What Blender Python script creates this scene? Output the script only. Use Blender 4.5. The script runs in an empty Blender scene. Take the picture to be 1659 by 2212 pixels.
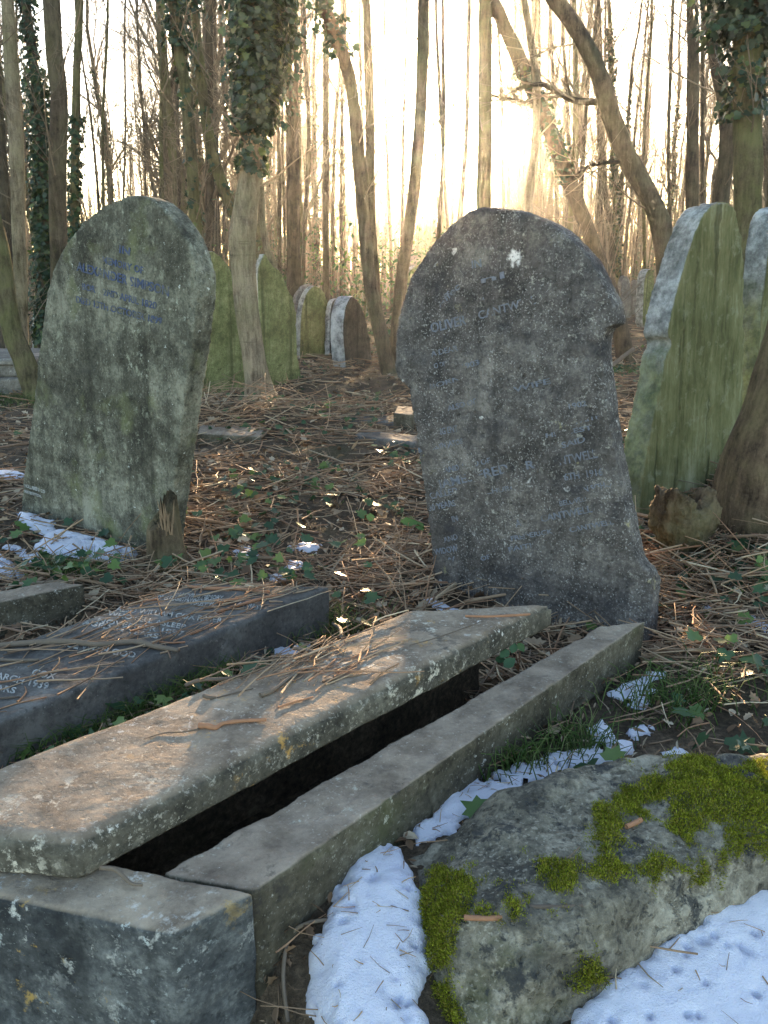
import bpy, bmesh, math, random
import numpy as np
from mathutils import Vector, Matrix, noise as mnoise
from mathutils.bvhtree import BVHTree

rng = np.random.default_rng(11)
random.seed(11)
scene = bpy.context.scene
COL = scene.collection
R = math.radians

# ------------------------------------------------------------------ camera
HC, PITCH, F = 1.3, R(16.0), 1838.0
CP, SP = math.cos(PITCH), math.sin(PITCH)
CAM = np.array([0, 0, HC])


def ray(u, v):
    a, b = (u - 829.5) / F, (1106 - v) / F
    return np.array([a, CP + b * SP, -SP + b * CP])


def onz(u, v, z=0.0):
    d = ray(u, v)
    return CAM + d * ((z - HC) / d[2])


def ony(u, v, y):
    d = ray(u, v)
    return CAM + d * (y / d[1])


def onplane(u, v, p0, n):
    d = ray(u, v)
    return CAM + d * (np.dot(p0 - CAM, n) / np.dot(d, n))


def depth(p):
    q = np.asarray(p) - CAM
    return q[1] * CP - q[2] * SP


def proj(P):
    Q = np.atleast_2d(P) - CAM
    dep = Q[:, 1] * CP - Q[:, 2] * SP
    up = Q[:, 1] * SP + Q[:, 2] * CP
    dep = np.maximum(dep, 1e-3)
    return np.stack([829.5 + F * Q[:, 0] / dep, 1106 - F * up / dep], 1)


cd = bpy.data.cameras.new("camera")
cam = bpy.data.objects.new("camera", cd)
COL.objects.link(cam)
cam.location = (0, 0, HC)
cam.rotation_euler = (R(90) - PITCH, 0, 0)
cd.sensor_fit = 'VERTICAL'
cd.sensor_height = 36
cd.lens = 36 * F / 2212
cd.clip_start = 0.05
cd.clip_end = 500
scene.camera = cam

# ------------------------------------------------------------------ light
sd = ray(965, 262)
sd = sd / np.linalg.norm(sd)
SUN_EL = math.asin(sd[2])
SUN_AZ = math.atan2(sd[0], sd[1])
w = bpy.data.worlds.new("World")
scene.world = w
w.use_nodes = True
wn = w.node_tree
bg = wn.nodes["Background"]
sky = wn.nodes.new("ShaderNodeTexSky")
sky.sky_type = 'NISHITA'
sky.sun_disc = False
sky.sun_elevation = SUN_EL
sky.sun_rotation = SUN_AZ
sky.air_density = .85
sky.dust_density = .6
sky.ozone_density = .6
wn.links.new(sky.outputs[0], bg.inputs[0])
bg.inputs[1].default_value = 0.07
# the low sun itself: a small glowing disc with soft aureole added to the sky
tcw = wn.nodes.new("ShaderNodeTexCoord")
dt = wn.nodes.new("ShaderNodeVectorMath")
dt.operation = 'DOT_PRODUCT'
dt.inputs[1].default_value = tuple(sd)
wn.links.new(tcw.outputs["Generated"], dt.inputs[0])


def wmath(op, a, b):
    m = wn.nodes.new("ShaderNodeMath")
    m.operation = op
    for k, v in ((0, a), (1, b)):
        if isinstance(v, bpy.types.NodeSocket):
            wn.links.new(v, m.inputs[k])
        else:
            m.inputs[k].default_value = v
    return m.outputs[0]


ang = wmath('MULTIPLY', wmath('ARCCOSINE', wmath('MINIMUM', dt.outputs["Value"], .9999999), 0), 57.2958)
glow = wmath('ADD', wmath('MULTIPLY', wmath('EXPONENT', wmath('MULTIPLY', wmath('MULTIPLY', ang, ang), -1.1), 0), 20.0),
             wmath('MULTIPLY', wmath('EXPONENT', wmath('MULTIPLY', ang, -.35), 0), .06))
bg2 = wn.nodes.new("ShaderNodeBackground")
bg2.inputs[0].default_value = (1, .78, .5, 1)
wn.links.new(glow, bg2.inputs[1])
ads = wn.nodes.new("ShaderNodeAddShader")
wn.links.new(bg.outputs[0], ads.inputs[0])
wn.links.new(bg2.outputs[0], ads.inputs[1])
wn.links.new(ads.outputs[0], wn.nodes["World Output"].inputs[0])
sl = bpy.data.lights.new("sun", 'SUN')
sl.energy = 5.0
sl.angle = R(0.5)
sl.color = (1.0, 0.70, 0.40)
so = bpy.data.objects.new("sun", sl)
COL.objects.link(so)
so.rotation_euler = Vector(sd).to_track_quat('Z', 'Y').to_euler()
vs = scene.view_settings
vs.view_transform = 'Standard'
vs.look = 'None'
vs.exposure = 3.35
vs.gamma = 1
scene.render.engine = 'CYCLES'
cy = scene.cycles
cy.use_denoising = True
try:
    cy.denoiser = 'OPENIMAGEDENOISE'
except Exception:
    pass
cy.max_bounces = 5
cy.diffuse_bounces = 3
cy.glossy_bounces = 2
cy.transmission_bounces = 3
cy.volume_bounces = 0
cy.transparent_max_bounces = 4
cy.sample_clamp_indirect = 6
cy.caustics_reflective = False
cy.caustics_refractive = False

# ------------------------------------------------------------------ node helpers


class NT:
    def __init__(self, name):
        self.m = bpy.data.materials.new(name)
        self.m.use_nodes = True
        self.t = self.m.node_tree
        self.b = self.t.nodes["Principled BSDF"]
        self.out = self.t.nodes["Material Output"]
        self.co = self.t.nodes.new("ShaderNodeTexCoord").outputs["Object"]

    def n(self, kind, ins=None, **attrs):
        nd = self.t.nodes.new(kind)
        for k, v in attrs.items():
            setattr(nd, k, v)
        for k, v in (ins or {}).items():
            self.put(nd.inputs[k], v)
        return nd

    def put(self, sock, v):
        if isinstance(v, bpy.types.NodeSocket):
            self.t.links.new(v, sock)
        else:
            if sock.type == 'RGBA' and len(v) == 3:
                v = (*v, 1)
            sock.default_value = v

    def noise(self, scale, detail=4, rough=.6, co=None, dist=0.0):
        return self.n("ShaderNodeTexNoise", {"Vector": co or self.co, "Scale": scale, "Detail": detail,
                                              "Roughness": rough, "Distortion": dist}).outputs[0]

    def vor(self, scale, co=None, rnd=1.0):
        return self.n("ShaderNodeTexVoronoi", {"Vector": co or self.co, "Scale": scale, "Randomness": rnd})

    def map(self, sc=(1, 1, 1), loc=(0, 0, 0), rot=(0, 0, 0), co=None):
        return self.n("ShaderNodeMapping", {"Vector": co or self.co, "Scale": sc, "Location": loc, "Rotation": rot}).outputs[0]

    def math(self, op, a, b=0.0, clamp=False):
        return self.n("ShaderNodeMath", {0: a, 1: b}, operation=op, use_clamp=clamp).outputs[0]

    def mix(self, f, a, b, blend='MIX'):
        nd = self.t.nodes.new("ShaderNodeMix")
        nd.data_type = 'RGBA'
        nd.blend_type = blend
        self.put(nd.inputs[0], f)
        self.put(nd.inputs[6], a)
        self.put(nd.inputs[7], b)
        return nd.outputs[2]

    def ramp(self, f, stops):
        nd = self.t.nodes.new("ShaderNodeValToRGB")
        cr = nd.color_ramp
        while len(cr.elements) < len(stops):
            cr.elements.new(0.5)
        for e, (p, c) in zip(cr.elements, stops):
            e.position = p
            e.color = (c, c, c, 1) if isinstance(c, (int, float)) else (*c, 1)
        self.put(nd.inputs[0], f)
        return nd.outputs[0]

    def step(self, f, lo, hi):
        return self.n("ShaderNodeMapRange", {0: f, 1: lo, 2: hi, 3: 0.0, 4: 1.0}).outputs[0]

    def warp(self, amt, scale):
        nz = self.n("ShaderNodeTexNoise", {"Vector": self.co, "Scale": scale, "Detail": 3.0})
        v = self.n("ShaderNodeVectorMath", {0: nz.outputs[1], 1: (.5, .5, .5)}, operation='SUBTRACT').outputs[0]
        v = self.n("ShaderNodeVectorMath", {0: v, 3: amt}, operation='SCALE').outputs[0]
        return self.n("ShaderNodeVectorMath", {0: self.co, 1: v}, operation='ADD').outputs[0]

    def finish(self, col, rough=.9, bump=None, bs=.5, bd=.01, spec=.25, gain=1.42):
        if isinstance(col, bpy.types.NodeSocket):
            col = self.mix(1.0, col, (gain, gain, gain), 'MULTIPLY')
        else:
            col = tuple(c * gain for c in col)
        self.put(self.b.inputs["Base Color"], col)
        self.put(self.b.inputs["Roughness"], rough)
        self.b.inputs["Specular IOR Level"].default_value = spec
        if bump is not None:
            bn = self.n("ShaderNodeBump", {"Strength": bs, "Distance": bd, "Height": bump})
            self.t.links.new(bn.outputs[0], self.b.inputs["Normal"])
        return self.m


def stone_mat(name, c0, c1, c2, lichens=(), moss=None, streak=.5, speck=None, top=None, scale=1.0, bs=.7, bd=.006, off=(0, 0, 0), patches=(), edge=None):
    t = NT(name)
    t.co = t.map(loc=off)
    n1 = t.noise(2.3 * scale, 5, .65)
    n2 = t.noise(13 * scale, 5, .7)
    n3 = t.noise(75 * scale, 4, .7)
    f = t.math('ADD', t.math('MULTIPLY', n1, .45), t.math('ADD', t.math('MULTIPLY', n2, .33), t.math('MULTIPLY', n3, .22)))
    col = t.ramp(f, [(.42, c0), (.505, c1), (.59, c2)])
    st = t.noise(1.0, 4, .6, t.map((11 * scale, 11 * scale, .7 * scale)))
    col = t.mix(t.math('MULTIPLY', t.step(st, .5, .68), streak), col, (c0[0] * .5, c0[1] * .5, c0[2] * .5))
    # pits
    pv = t.noise(48 * scale, 3, .6)
    col = t.mix(t.math('MULTIPLY', t.step(pv, .58, .7), .55), col, (c0[0] * .45, c0[1] * .45, c0[2] * .45))
    if moss:
        mc, lo, hi = moss
        mn = t.noise(3.1 * scale, 6, .7, t.map(loc=(3, 7, 1)))
        mg = t.mix(t.noise(60, 3), (mc[0] * .55, mc[1] * .55, mc[2] * .5), (mc[0] * 1.3, mc[1] * 1.3, mc[2] * 1.2))
        col = t.mix(t.step(mn, lo, hi), col, mg)
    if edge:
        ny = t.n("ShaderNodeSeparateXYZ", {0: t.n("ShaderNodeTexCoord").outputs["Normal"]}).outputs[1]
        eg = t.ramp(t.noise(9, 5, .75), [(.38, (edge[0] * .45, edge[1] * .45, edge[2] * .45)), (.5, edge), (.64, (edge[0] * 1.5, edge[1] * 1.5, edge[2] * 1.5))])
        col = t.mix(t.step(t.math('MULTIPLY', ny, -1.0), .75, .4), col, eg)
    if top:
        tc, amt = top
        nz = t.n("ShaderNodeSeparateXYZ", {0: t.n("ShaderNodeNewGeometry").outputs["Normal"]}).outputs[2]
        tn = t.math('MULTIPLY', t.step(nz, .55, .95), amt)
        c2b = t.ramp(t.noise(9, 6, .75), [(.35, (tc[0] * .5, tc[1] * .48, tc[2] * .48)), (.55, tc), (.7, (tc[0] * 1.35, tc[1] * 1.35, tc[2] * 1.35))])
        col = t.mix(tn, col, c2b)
    if speck:
        sc, lo, hi, amt = speck
        sp = t.noise(130 * scale, 2, .5)
        sm = t.math('MULTIPLY', t.step(sp, lo, hi), t.step(t.noise(5, 4, .7, t.map(loc=(5, 5, 5))), .38, .62))
        col = t.mix(t.math('MULTIPLY', sm, amt), col, sc)
    wc = t.warp(.06, 40)
    for (vs_, rad, lc, dens) in lichens:
        vv = t.vor(vs_, wc)
        rndc = t.n("ShaderNodeSeparateColor", {0: vv.outputs["Color"]}).outputs[0]
        size = t.math('MULTIPLY', t.step(rndc, 1 - dens, 1.0), rad)
        msk = t.math('MULTIPLY', t.step(t.math('SUBTRACT', size, vv.outputs["Distance"]), -.02, .06), t.step(t.noise(90, 3, .7), .34, .5))
        col = t.mix(t.math('MULTIPLY', msk, .9), col, lc)
    for k, (ps, lo, hi, pc, cl) in enumerate(patches):
        m = t.step(t.noise(ps, 5, .75, t.map(loc=(k * 3.1 + 1, k * 1.7, k * 2.3))), lo, hi)
        if cl:
            m = t.math('MULTIPLY', m, t.step(t.noise(cl, 4, .6, t.map(loc=(k * 2.1, k * 5.7 + 2, k))), .46, .6))
        col = t.mix(t.math('MULTIPLY', m, .85), col, t.mix(t.noise(140, 2), (pc[0] * .6, pc[1] * .6, pc[2] * .6), (pc[0] * 1.3, pc[1] * 1.3, pc[2] * 1.3)))
    h = t.math('ADD', t.math('MULTIPLY', n2, 1.0), t.math('ADD', t.math('MULTIPLY', n3, .5), t.math('MULTIPLY', t.step(pv, .58, .7), -.35)))
    return t.finish(col, .92, h, bs, bd, .2)


# ------------------------------------------------------------------ object helpers
def tag(o, label=None, cat=None, group=None, kind=None):
    if label:
        o["label"] = label
    if cat:
        o["category"] = cat
    if group:
        o["group"] = group
    if kind:
        o["kind"] = kind
    return o


def empty(name, loc, label, cat, group=None):
    o = bpy.data.objects.new(name, None)
    COL.objects.link(o)
    o.location = loc
    o.empty_display_size = .1
    return tag(o, label, cat, group)


def mesh_np(name, V, quads=None, tris=None, mat=None, parent=None, smooth=True, loc=None):
    V = np.asarray(V, dtype=np.float32)
    me = bpy.data.meshes.new(name)
    nq = 0 if quads is None else len(quads)
    nt_ = 0 if tris is None else len(tris)
    me.vertices.add(len(V))
    me.vertices.foreach_set("co", V.ravel())
    li, ls = [], []
    if nq:
        li.append(np.asarray(quads, dtype=np.int32).ravel())
        ls.append(np.arange(nq, dtype=np.int32) * 4)
    if nt_:
        li.append(np.asarray(tris, dtype=np.int32).ravel())
        ls.append(np.arange(nt_, dtype=np.int32) * 3 + nq * 4)
    li = np.concatenate(li)
    me.loops.add(len(li))
    me.loops.foreach_set("vertex_index", li)
    me.polygons.add(nq + nt_)
    me.polygons.foreach_set("loop_start", np.concatenate(ls))
    me.polygons.foreach_set("use_smooth", np.full(nq + nt_, smooth))
    me.update(calc_edges=True)
    me.validate()
    o = bpy.data.objects.new(name, me)
    COL.objects.link(o)
    if mat:
        me.materials.append(mat)
    if parent:
        o.parent = parent
    if loc is not None:
        o.location = loc
    return o


class Acc:
    def __init__(self):
        self.V, self.Q, self.T, self.n = [], [], [], 0

    def add(self, V, Q=None, T=None):
        V = np.asarray(V, dtype=float).reshape(-1, 3)
        if Q is not None and len(Q):
            self.Q.append(np.asarray(Q) + self.n)
        if T is not None and len(T):
            self.T.append(np.asarray(T) + self.n)
        self.V.append(V)
        self.n += len(V)

    def tubes(self, P, Rr, k=4, cap=False):
        """P (N,S,3), Rr (N,S)"""
        P = np.asarray(P, float)
        Rr = np.asarray(Rr, float)
        N, S, _ = P.shape
        if N == 0:
            return
        T = np.gradient(P, axis=1)
        T /= np.linalg.norm(T, axis=2, keepdims=True) + 1e-9
        mean = T.mean(1)
        ref = np.where(np.abs(mean[:, 2:3]) > .8, np.array([[1., 0, 0]]), np.array([[0, 0, 1.]]))
        ref = np.repeat(ref[:, None], S, 1)
        A = np.cross(T, ref)
        A /= np.linalg.norm(A, axis=2, keepdims=True) + 1e-9
        B = np.cross(T, A)
        th = np.arange(k) / k * 2 * np.pi
        ring = A[:, :, None] * np.cos(th)[None, None, :, None] + B[:, :, None] * np.sin(th)[None, None, :, None]
        V = P[:, :, None] + ring * Rr[:, :, None, None]
        idx = np.arange(N * S * k).reshape(N, S, k)
        a = idx[:, :-1, :]
        b = np.roll(idx, -1, 2)[:, :-1, :]
        c = np.roll(idx, -1, 2)[:, 1:, :]
        d = idx[:, 1:, :]
        Q = np.stack([a, b, c, d], -1).reshape(-1, 4)
        Tt = None
        if cap:
            caps = []
            for e in (0, S - 1):
                for j in range(1, k - 1):
                    caps.append(np.stack([idx[:, e, 0], idx[:, e, j], idx[:, e, j + 1]], -1))
            Tt = np.concatenate(caps)
        self.add(V.reshape(-1, 3), Q, Tt)

    def leaves(self, C, Nn, size, shape, rot=None, fold=.25, curl=0.0):
        """shape: (K,2) outline fan from the centre; C (N,3) leaf centres, Nn normals"""
        C = np.asarray(C, float)
        N = len(C)
        if N == 0:
            return
        Nn = Nn / (np.linalg.norm(Nn, axis=1, keepdims=True) + 1e-9)
        r = rng.normal(size=(N, 3)) if rot is None else rot
        A = np.cross(Nn, r)
        A /= np.linalg.norm(A, axis=1, keepdims=True) + 1e-9
        B = np.cross(Nn, A)
        K = len(shape)
        sx = shape[:, 0][None, :, None] * size[:, None, None]
        sy = shape[:, 1][None, :, None] * size[:, None, None]
        fo = np.abs(shape[:, 0])[None, :, None] * size[:, None, None] * (fold * rng.uniform(.3, 1.6, (N, 1, 1)))
        cu = (shape[:, 1] ** 2)[None, :, None] * size[:, None, None] * curl * rng.normal(0, 1, (N, 1, 1))
        V = C[:, None] + A[:, None] * sx + B[:, None] * sy + Nn[:, None] * (fo + cu)
        V = np.concatenate([C[:, None], V], 1)
        idx = (np.arange(N) * (K + 1))[:, None]
        T = []
        for j in range(K):
            T.append(np.concatenate([idx, idx + 1 + j, idx + 1 + (j + 1) % K], 1))
        self.add(V.reshape(-1, 3), None, np.concatenate(T))

    def build(self, name, mat, parent=None, loc=None, smooth=True):
        V = np.concatenate(self.V) if self.V else np.zeros((0, 3))
        if loc is not None:
            V = V - np.asarray(loc)
        Q = np.concatenate(self.Q) if self.Q else None
        T = np.concatenate(self.T) if self.T else None
        return mesh_np(name, V, Q, T, mat, parent, smooth, None if parent is not None else loc)


IVY = np.array([(0, -.35), (.22, -.5), (.5, -.28), (.36, .0), (.42, .22), (.16, .22), (0, .62), (-.16, .22), (-.42, .22), (-.36, 0), (-.5, -.28), (-.22, -.5)])
OAK = np.array([(0, -.6), (.12, -.35), (.28, -.3), (.2, -.1), (.36, .05), (.22, .2), (.26, .4), (0, .6), (-.26, .42), (-.2, .2), (-.36, .0), (-.18, -.12), (-.3, -.3), (-.1, -.36)])
LEAF = np.array([(0, -.55), (.2, -.3), (.27, 0), (.18, .3), (0, .6), (-.18, .3), (-.27, 0), (-.2, -.3)])


def fbm(P, scale, oct=4, seed=0.0):
    out = np.empty(len(P))
    for i, p in enumerate(P):
        out[i] = mnoise.fractal((p[0] * scale + seed, p[1] * scale, p[2] * scale + seed * .7), .9, 2.0, oct)
    return out


# cheap vectorised value noise in 2D
_perm = rng.random((64, 64))


def vnoise(x, y, s=1.0, seed=0):
    x = np.asarray(x) * s + seed * 17.3
    y = np.asarray(y) * s + seed * 9.1
    xi, yi = np.floor(x).astype(int), np.floor(y).astype(int)
    fx, fy = x - xi, y - yi
    fx, fy = fx * fx * (3 - 2 * fx), fy * fy * (3 - 2 * fy)
    g = lambda a, b: _perm[a % 64, b % 64]
    return (g(xi, yi) * (1 - fx) + g(xi + 1, yi) * fx) * (1 - fy) + (g(xi, yi + 1) * (1 - fx) + g(xi + 1, yi + 1) * fx) * fy - .5


def ground_z(x, y):
    x, y = np.asarray(x, float), np.asarray(y, float)
    z = .06 * vnoise(x, y, .55, 1) + .05 * vnoise(x, y, 1.7, 2) + .025 * vnoise(x, y, 5, 3) + .012 * vnoise(x, y, 14, 4)
    z = z - .012
    g = lambda cx, cy, sx, sy, h: h * np.exp(-((x - cx) / sx) ** 2 - ((y - cy) / sy) ** 2)
    z = z + g(2.55, 4.9, .75, .9, .46) + g(1.9, 3.4, .5, .45, .10)
    z = z + g(-1.35, 7.6, .9, .5, .16) + g(.25, 9.6, 1.2, 1.0, .10)
    # flatter where stones stand in the foreground
    k = np.clip((y - 1.9) / 1.2, .25, 1)
    far = np.clip((y - 25) / 60, 0, 1)
    # the bank outside the kerb
    kx, ky = .683, .731
    sd_ = (x - .0) * ky - (y - 1.62) * kx
    bank = .115 * np.clip(sd_ / .03, 0, 1) * np.exp(-np.maximum(sd_ - .12, 0) ** 2 / .5) * np.clip((y - .95) / .45, 0, 1) * np.clip((4.5 - y) / 1.5, 0, 1)
    s2 = (x - .0) * .739 - (y - 2.16) * .674
    ridge = .05 * np.exp(-((s2 + .47) / .12) ** 2) * np.clip((y - 1.2) / .3, 0, 1) * np.clip((2.9 - y) / .3, 0, 1)
    dip = .24 * np.clip((-.08 - x) / .16, 0, 1) * np.clip((1.32 - y) / .2, 0, 1) * np.clip((y - .2) / .2, 0, 1)
    return z * k - dip + ridge + bank + far * far * 1.2 * vnoise(x, y, .05, 6)


def in_poly(px, py, poly):
    px, py = np.asarray(px), np.asarray(py)
    ins = np.zeros(px.shape, bool)
    n = len(poly)
    for i in range(n):
        x1, y1 = poly[i][:2]
        x2, y2 = poly[(i + 1) % n][:2]
        c = ((y1 > py) != (y2 > py)) & (px < (x2 - x1) * (py - y1) / (y2 - y1 + 1e-12) + x1)
        ins ^= c
    return ins


def poly_dist(px, py, poly):
    d = np.full(np.shape(px), 1e9)
    n = len(poly)
    for i in range(n):
        a = np.array(poly[i][:2])
        b = np.array(poly[(i + 1) % n][:2])
        ab = b - a
        t = np.clip(((px - a[0]) * ab[0] + (py - a[1]) * ab[1]) / (ab @ ab + 1e-12), 0, 1)
        d = np.minimum(d, np.hypot(px - a[0] - t * ab[0], py - a[1] - t * ab[1]))
    return d


def rough_solid(bm, name, mat, voxel, disp, parent=None, matrix=None, dscale=9.0, smooth_it=1, seed=0.0, fine=.3, grow=0.0):
    """closed bmesh -> voxel remesh -> noise along the normals -> one mesh object"""
    me = bpy.data.meshes.new("tmp")
    bmesh.ops.recalc_face_normals(bm, faces=bm.faces)
    bm.to_mesh(me)
    bm.free()
    tmp = bpy.data.objects.new("tmp", me)
    COL.objects.link(tmp)
    md = tmp.modifiers.new("r", 'REMESH')
    md.mode = 'VOXEL'
    md.voxel_size = voxel
    md.use_smooth_shade = True
    if smooth_it:
        s = tmp.modifiers.new("s", 'SMOOTH')
        s.iterations = smooth_it
        s.factor = .5
    dg = bpy.context.evaluated_depsgraph_get()
    ev = bpy.data.meshes.new_from_object(tmp.evaluated_get(dg))
    bpy.data.objects.remove(tmp)
    n = len(ev.vertices)
    co = np.empty(n * 3, np.float32)
    ev.vertices.foreach_get("co", co)
    co = co.reshape(-1, 3)
    nr = np.empty(n * 3, np.float32)
    ev.vertex_normals.foreach_get("vector", nr)
    nr = nr.reshape(-1, 3)
    d = fbm(co, dscale, 4, seed) * disp + fbm(co, dscale * 4.3, 2, seed + 3) * disp * fine
    co = co + nr * (d + grow)[:, None]
    ev.vertices.foreach_set("co", co.ravel())
    ev.name = name
    o = bpy.data.objects.new(name, ev)
    COL.objects.link(o)
    ev.materials.clear()
    ev.materials.append(mat)
    ev.polygons.foreach_set("use_smooth", np.full(len(ev.polygons), True))
    if matrix is not None:
        o.matrix_world = matrix
    if parent:
        o.parent = parent
    return o


def prism_bm(pts, ext):
    """closed prism: pts 3D polygon, ext extrusion vector"""
    bm = bmesh.new()
    a = [bm.verts.new(p) for p in pts]
    b = [bm.verts.new(np.asarray(p) + np.asarray(ext)) for p in pts]
    n = len(pts)
    bm.faces.new(a)
    bm.faces.new(b[::-1])
    for i in range(n):
        bm.faces.new((a[i], b[i], b[(i + 1) % n], a[(i + 1) % n]))
    return bm


def bevel_all(bm, w, seg=2):
    es = [e for e in bm.edges if len(e.link_faces) == 2 and e.calc_face_angle(0) > .5]
    bmesh.ops.bevel(bm, geom=es, offset=w, segments=seg, affect='EDGES', profile=.6, clamp_overlap=True)


def frame_from(yaw, tilt):
    """front-face frame: r along the face, n the face normal (towards the viewer), t up the face"""
    n = np.array([-math.sin(yaw) * math.cos(tilt), -math.cos(yaw) * math.cos(tilt), math.sin(tilt)])
    r = np.array([math.cos(yaw), -math.sin(yaw), 0])
    t = np.cross(r, -n)
    t = t / np.linalg.norm(t)
    if t[2] < 0:
        t = -t
    return r, n, t


FOOT = []   # footprints litter keeps off (polygon, margin)


class Face:
    """a standing slab's front face: pixels of the photograph map onto its plane"""

    def __init__(self, base, yaw, tilt=0.0):
        self.p0 = np.asarray(base, float)
        self.r, self.n, self.t = frame_from(yaw, tilt)

    def loc(self, u, v):
        q = onplane(u, v, self.p0, self.n) - self.p0
        return np.array([q @ self.r, q @ self.t])

    def matrix(self):
        m = Matrix.Identity(4)
        for i in range(3):
            m[i][0] = self.r[i]
            m[i][1] = -self.n[i]
            m[i][2] = self.t[i]
            m[i][3] = self.p0[i]
        return m


def smooth_outline(pts, keep=None, it=1):
    """Chaikin corner cutting"""
    for _ in range(it):
        out = []
        n = len(pts)
        for i in range(n):
            a, b = np.array(pts[i]), np.array(pts[(i + 1) % n])
            out += [a * .75 + b * .25, a * .25 + b * .75]
        pts = out
    return pts


def headstone(uv, base, yaw, tilt, thick, mat, label, voxel=.012, disp=.004, bevel=.012, group=None, cat="headstone", sm=1, dscale=9.0, seed=0.0, extra=None, name="headstone", foot=True, fine=.3):
    fc = Face(base, yaw, tilt)
    pts2 = [fc.loc(u, v) for u, v in uv]
    pts2 = smooth_outline(pts2, it=sm)
    pts = [np.array([p[0], 0, p[1]]) for p in pts2]
    bm = prism_bm(pts, (0, thick, 0))
    if extra:
        extra(bm, fc)
    o = rough_solid(bm, name, mat, voxel, disp, matrix=fc.matrix(), dscale=dscale, seed=seed, fine=fine)
    tag(o, label, cat, group)
    if foot:
        xs = [p[0] for p in pts2 if p[1] < min(q[1] for q in pts2) + .3]
        lo, hi = min(xs), max(xs)
        P = [fc.p0 + fc.r * a - fc.n * b for a, b in ((lo, 0), (hi, 0), (hi, thick), (lo, thick))]
        FOOT.append([p[:2] for p in P])
    return o, fc


def text_mesh(body):
    cu = bpy.data.curves.new("t", 'FONT')
    cu.body = body
    cu.size = 1.0
    cu.extrude = .03
    cu.offset = .012
    cu.resolution_u = 3
    o = bpy.data.objects.new("t", cu)
    COL.objects.link(o)
    dg = bpy.context.evaluated_depsgraph_get()
    dg.update()
    me = bpy.data.meshes.new_from_object(o.evaluated_get(dg))
    n = len(me.vertices)
    co = np.empty(n * 3, np.float32)
    me.vertices.foreach_get("co", co)
    tris = []
    me.calc_loop_triangles()
    tr = np.empty(len(me.loop_triangles) * 3, np.int32)
    me.loop_triangles.foreach_get("vertices", tr)
    bpy.data.objects.remove(o)
    bpy.data.curves.remove(cu)
    bpy.data.meshes.remove(me)
    return co.reshape(-1, 3), tr.reshape(-1, 3)


def inscription(lines, fc, mat, parent, hscale=1.0, raise_=.004, wear=0.0, name="inscription"):
    """lines: (text, (u0,v0), (u1,v1), cap height in pixels); laid on the face plane, local to its matrix"""
    for body, a, b, cap in lines:
        acc = Acc()
        V, T = text_mesh(body)
        A, B = fc.loc(*a), fc.loc(*b)
        C = fc.loc(a[0], a[1] - cap)
        d = B - A
        wdt = np.linalg.norm(d)
        d = d / wdt
        up = np.array([-d[1], d[0]])
        hgt = abs((C - A) @ up)
        x0, x1 = V[:, 0].min(), V[:, 0].max()
        sx = wdt / (x1 - x0)
        sy = hgt / .7
        X = (V[:, 0] - x0) * sx
        Y = V[:, 1] * sy
        dep = np.where(V[:, 2] > 0, -raise_, .02)
        L = A[None] + X[:, None] * d[None] + Y[:, None] * up[None]
        acc.add(np.stack([L[:, 0], dep, L[:, 1]], 1), None, T)
        acc.build(name, mat, smooth=False).parent = parent


# ------------------------------------------------------------------ materials
M = {}
M['left_stone'] = stone_mat('weathered_greenish_stone', (.032, .029, .021), (.088, .083, .061), (.205, .195, .145),
                            [(34, .22, (.5, .5, .45), .12)], moss=((.12, .125, .06), .55, .75), streak=.6,
                            patches=[(16, .55, .63, (.24, .24, .175), 3), (34, .59, .67, (.32, .325, .26), 4), (11, .57, .67, (.04, .038, .032), 2.5), (40, .6, .67, (.045, .042, .035), 3)],
                            speck=((.5, .5, .44), .64, .72, .5), bs=.8)
M['right_stone'] = stone_mat('dark_pitted_stone', (.036, .031, .028), (.084, .073, .065), (.172, .152, .132),
                             [(5, .16, (.6, .58, .56), .12), (13, .22, (.45, .43, .4), .14)], streak=.4,
                             patches=[(22, .58, .66, (.33, .31, .26), 2.2), (60, .58, .66, (.36, .34, .31), 3), (5, .54, .68, (.035, .032, .034), 0), (9, .63, .69, (.25, .22, .11), 3)],
                             speck=((.42, .4, .37), .58, .66, .55), bs=.9, bd=.009)
def letter_mat(name, c, stone, lo, hi):
    t = NT(name)
    f = t.step(t.math('ADD', t.math('MULTIPLY', t.noise(55, 4, .7), .55), t.math('MULTIPLY', t.noise(9, 3, .6), .45)), lo, hi)
    col = t.mix(t.noise(120, 3, .7), (c[0] * .5, c[1] * .5, c[2] * .5), (c[0] * 1.5, c[1] * 1.5, c[2] * 1.5))
    return t.finish(t.mix(f, col, stone), .8, t.noise(90, 4), .5, .004, .25)


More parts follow.
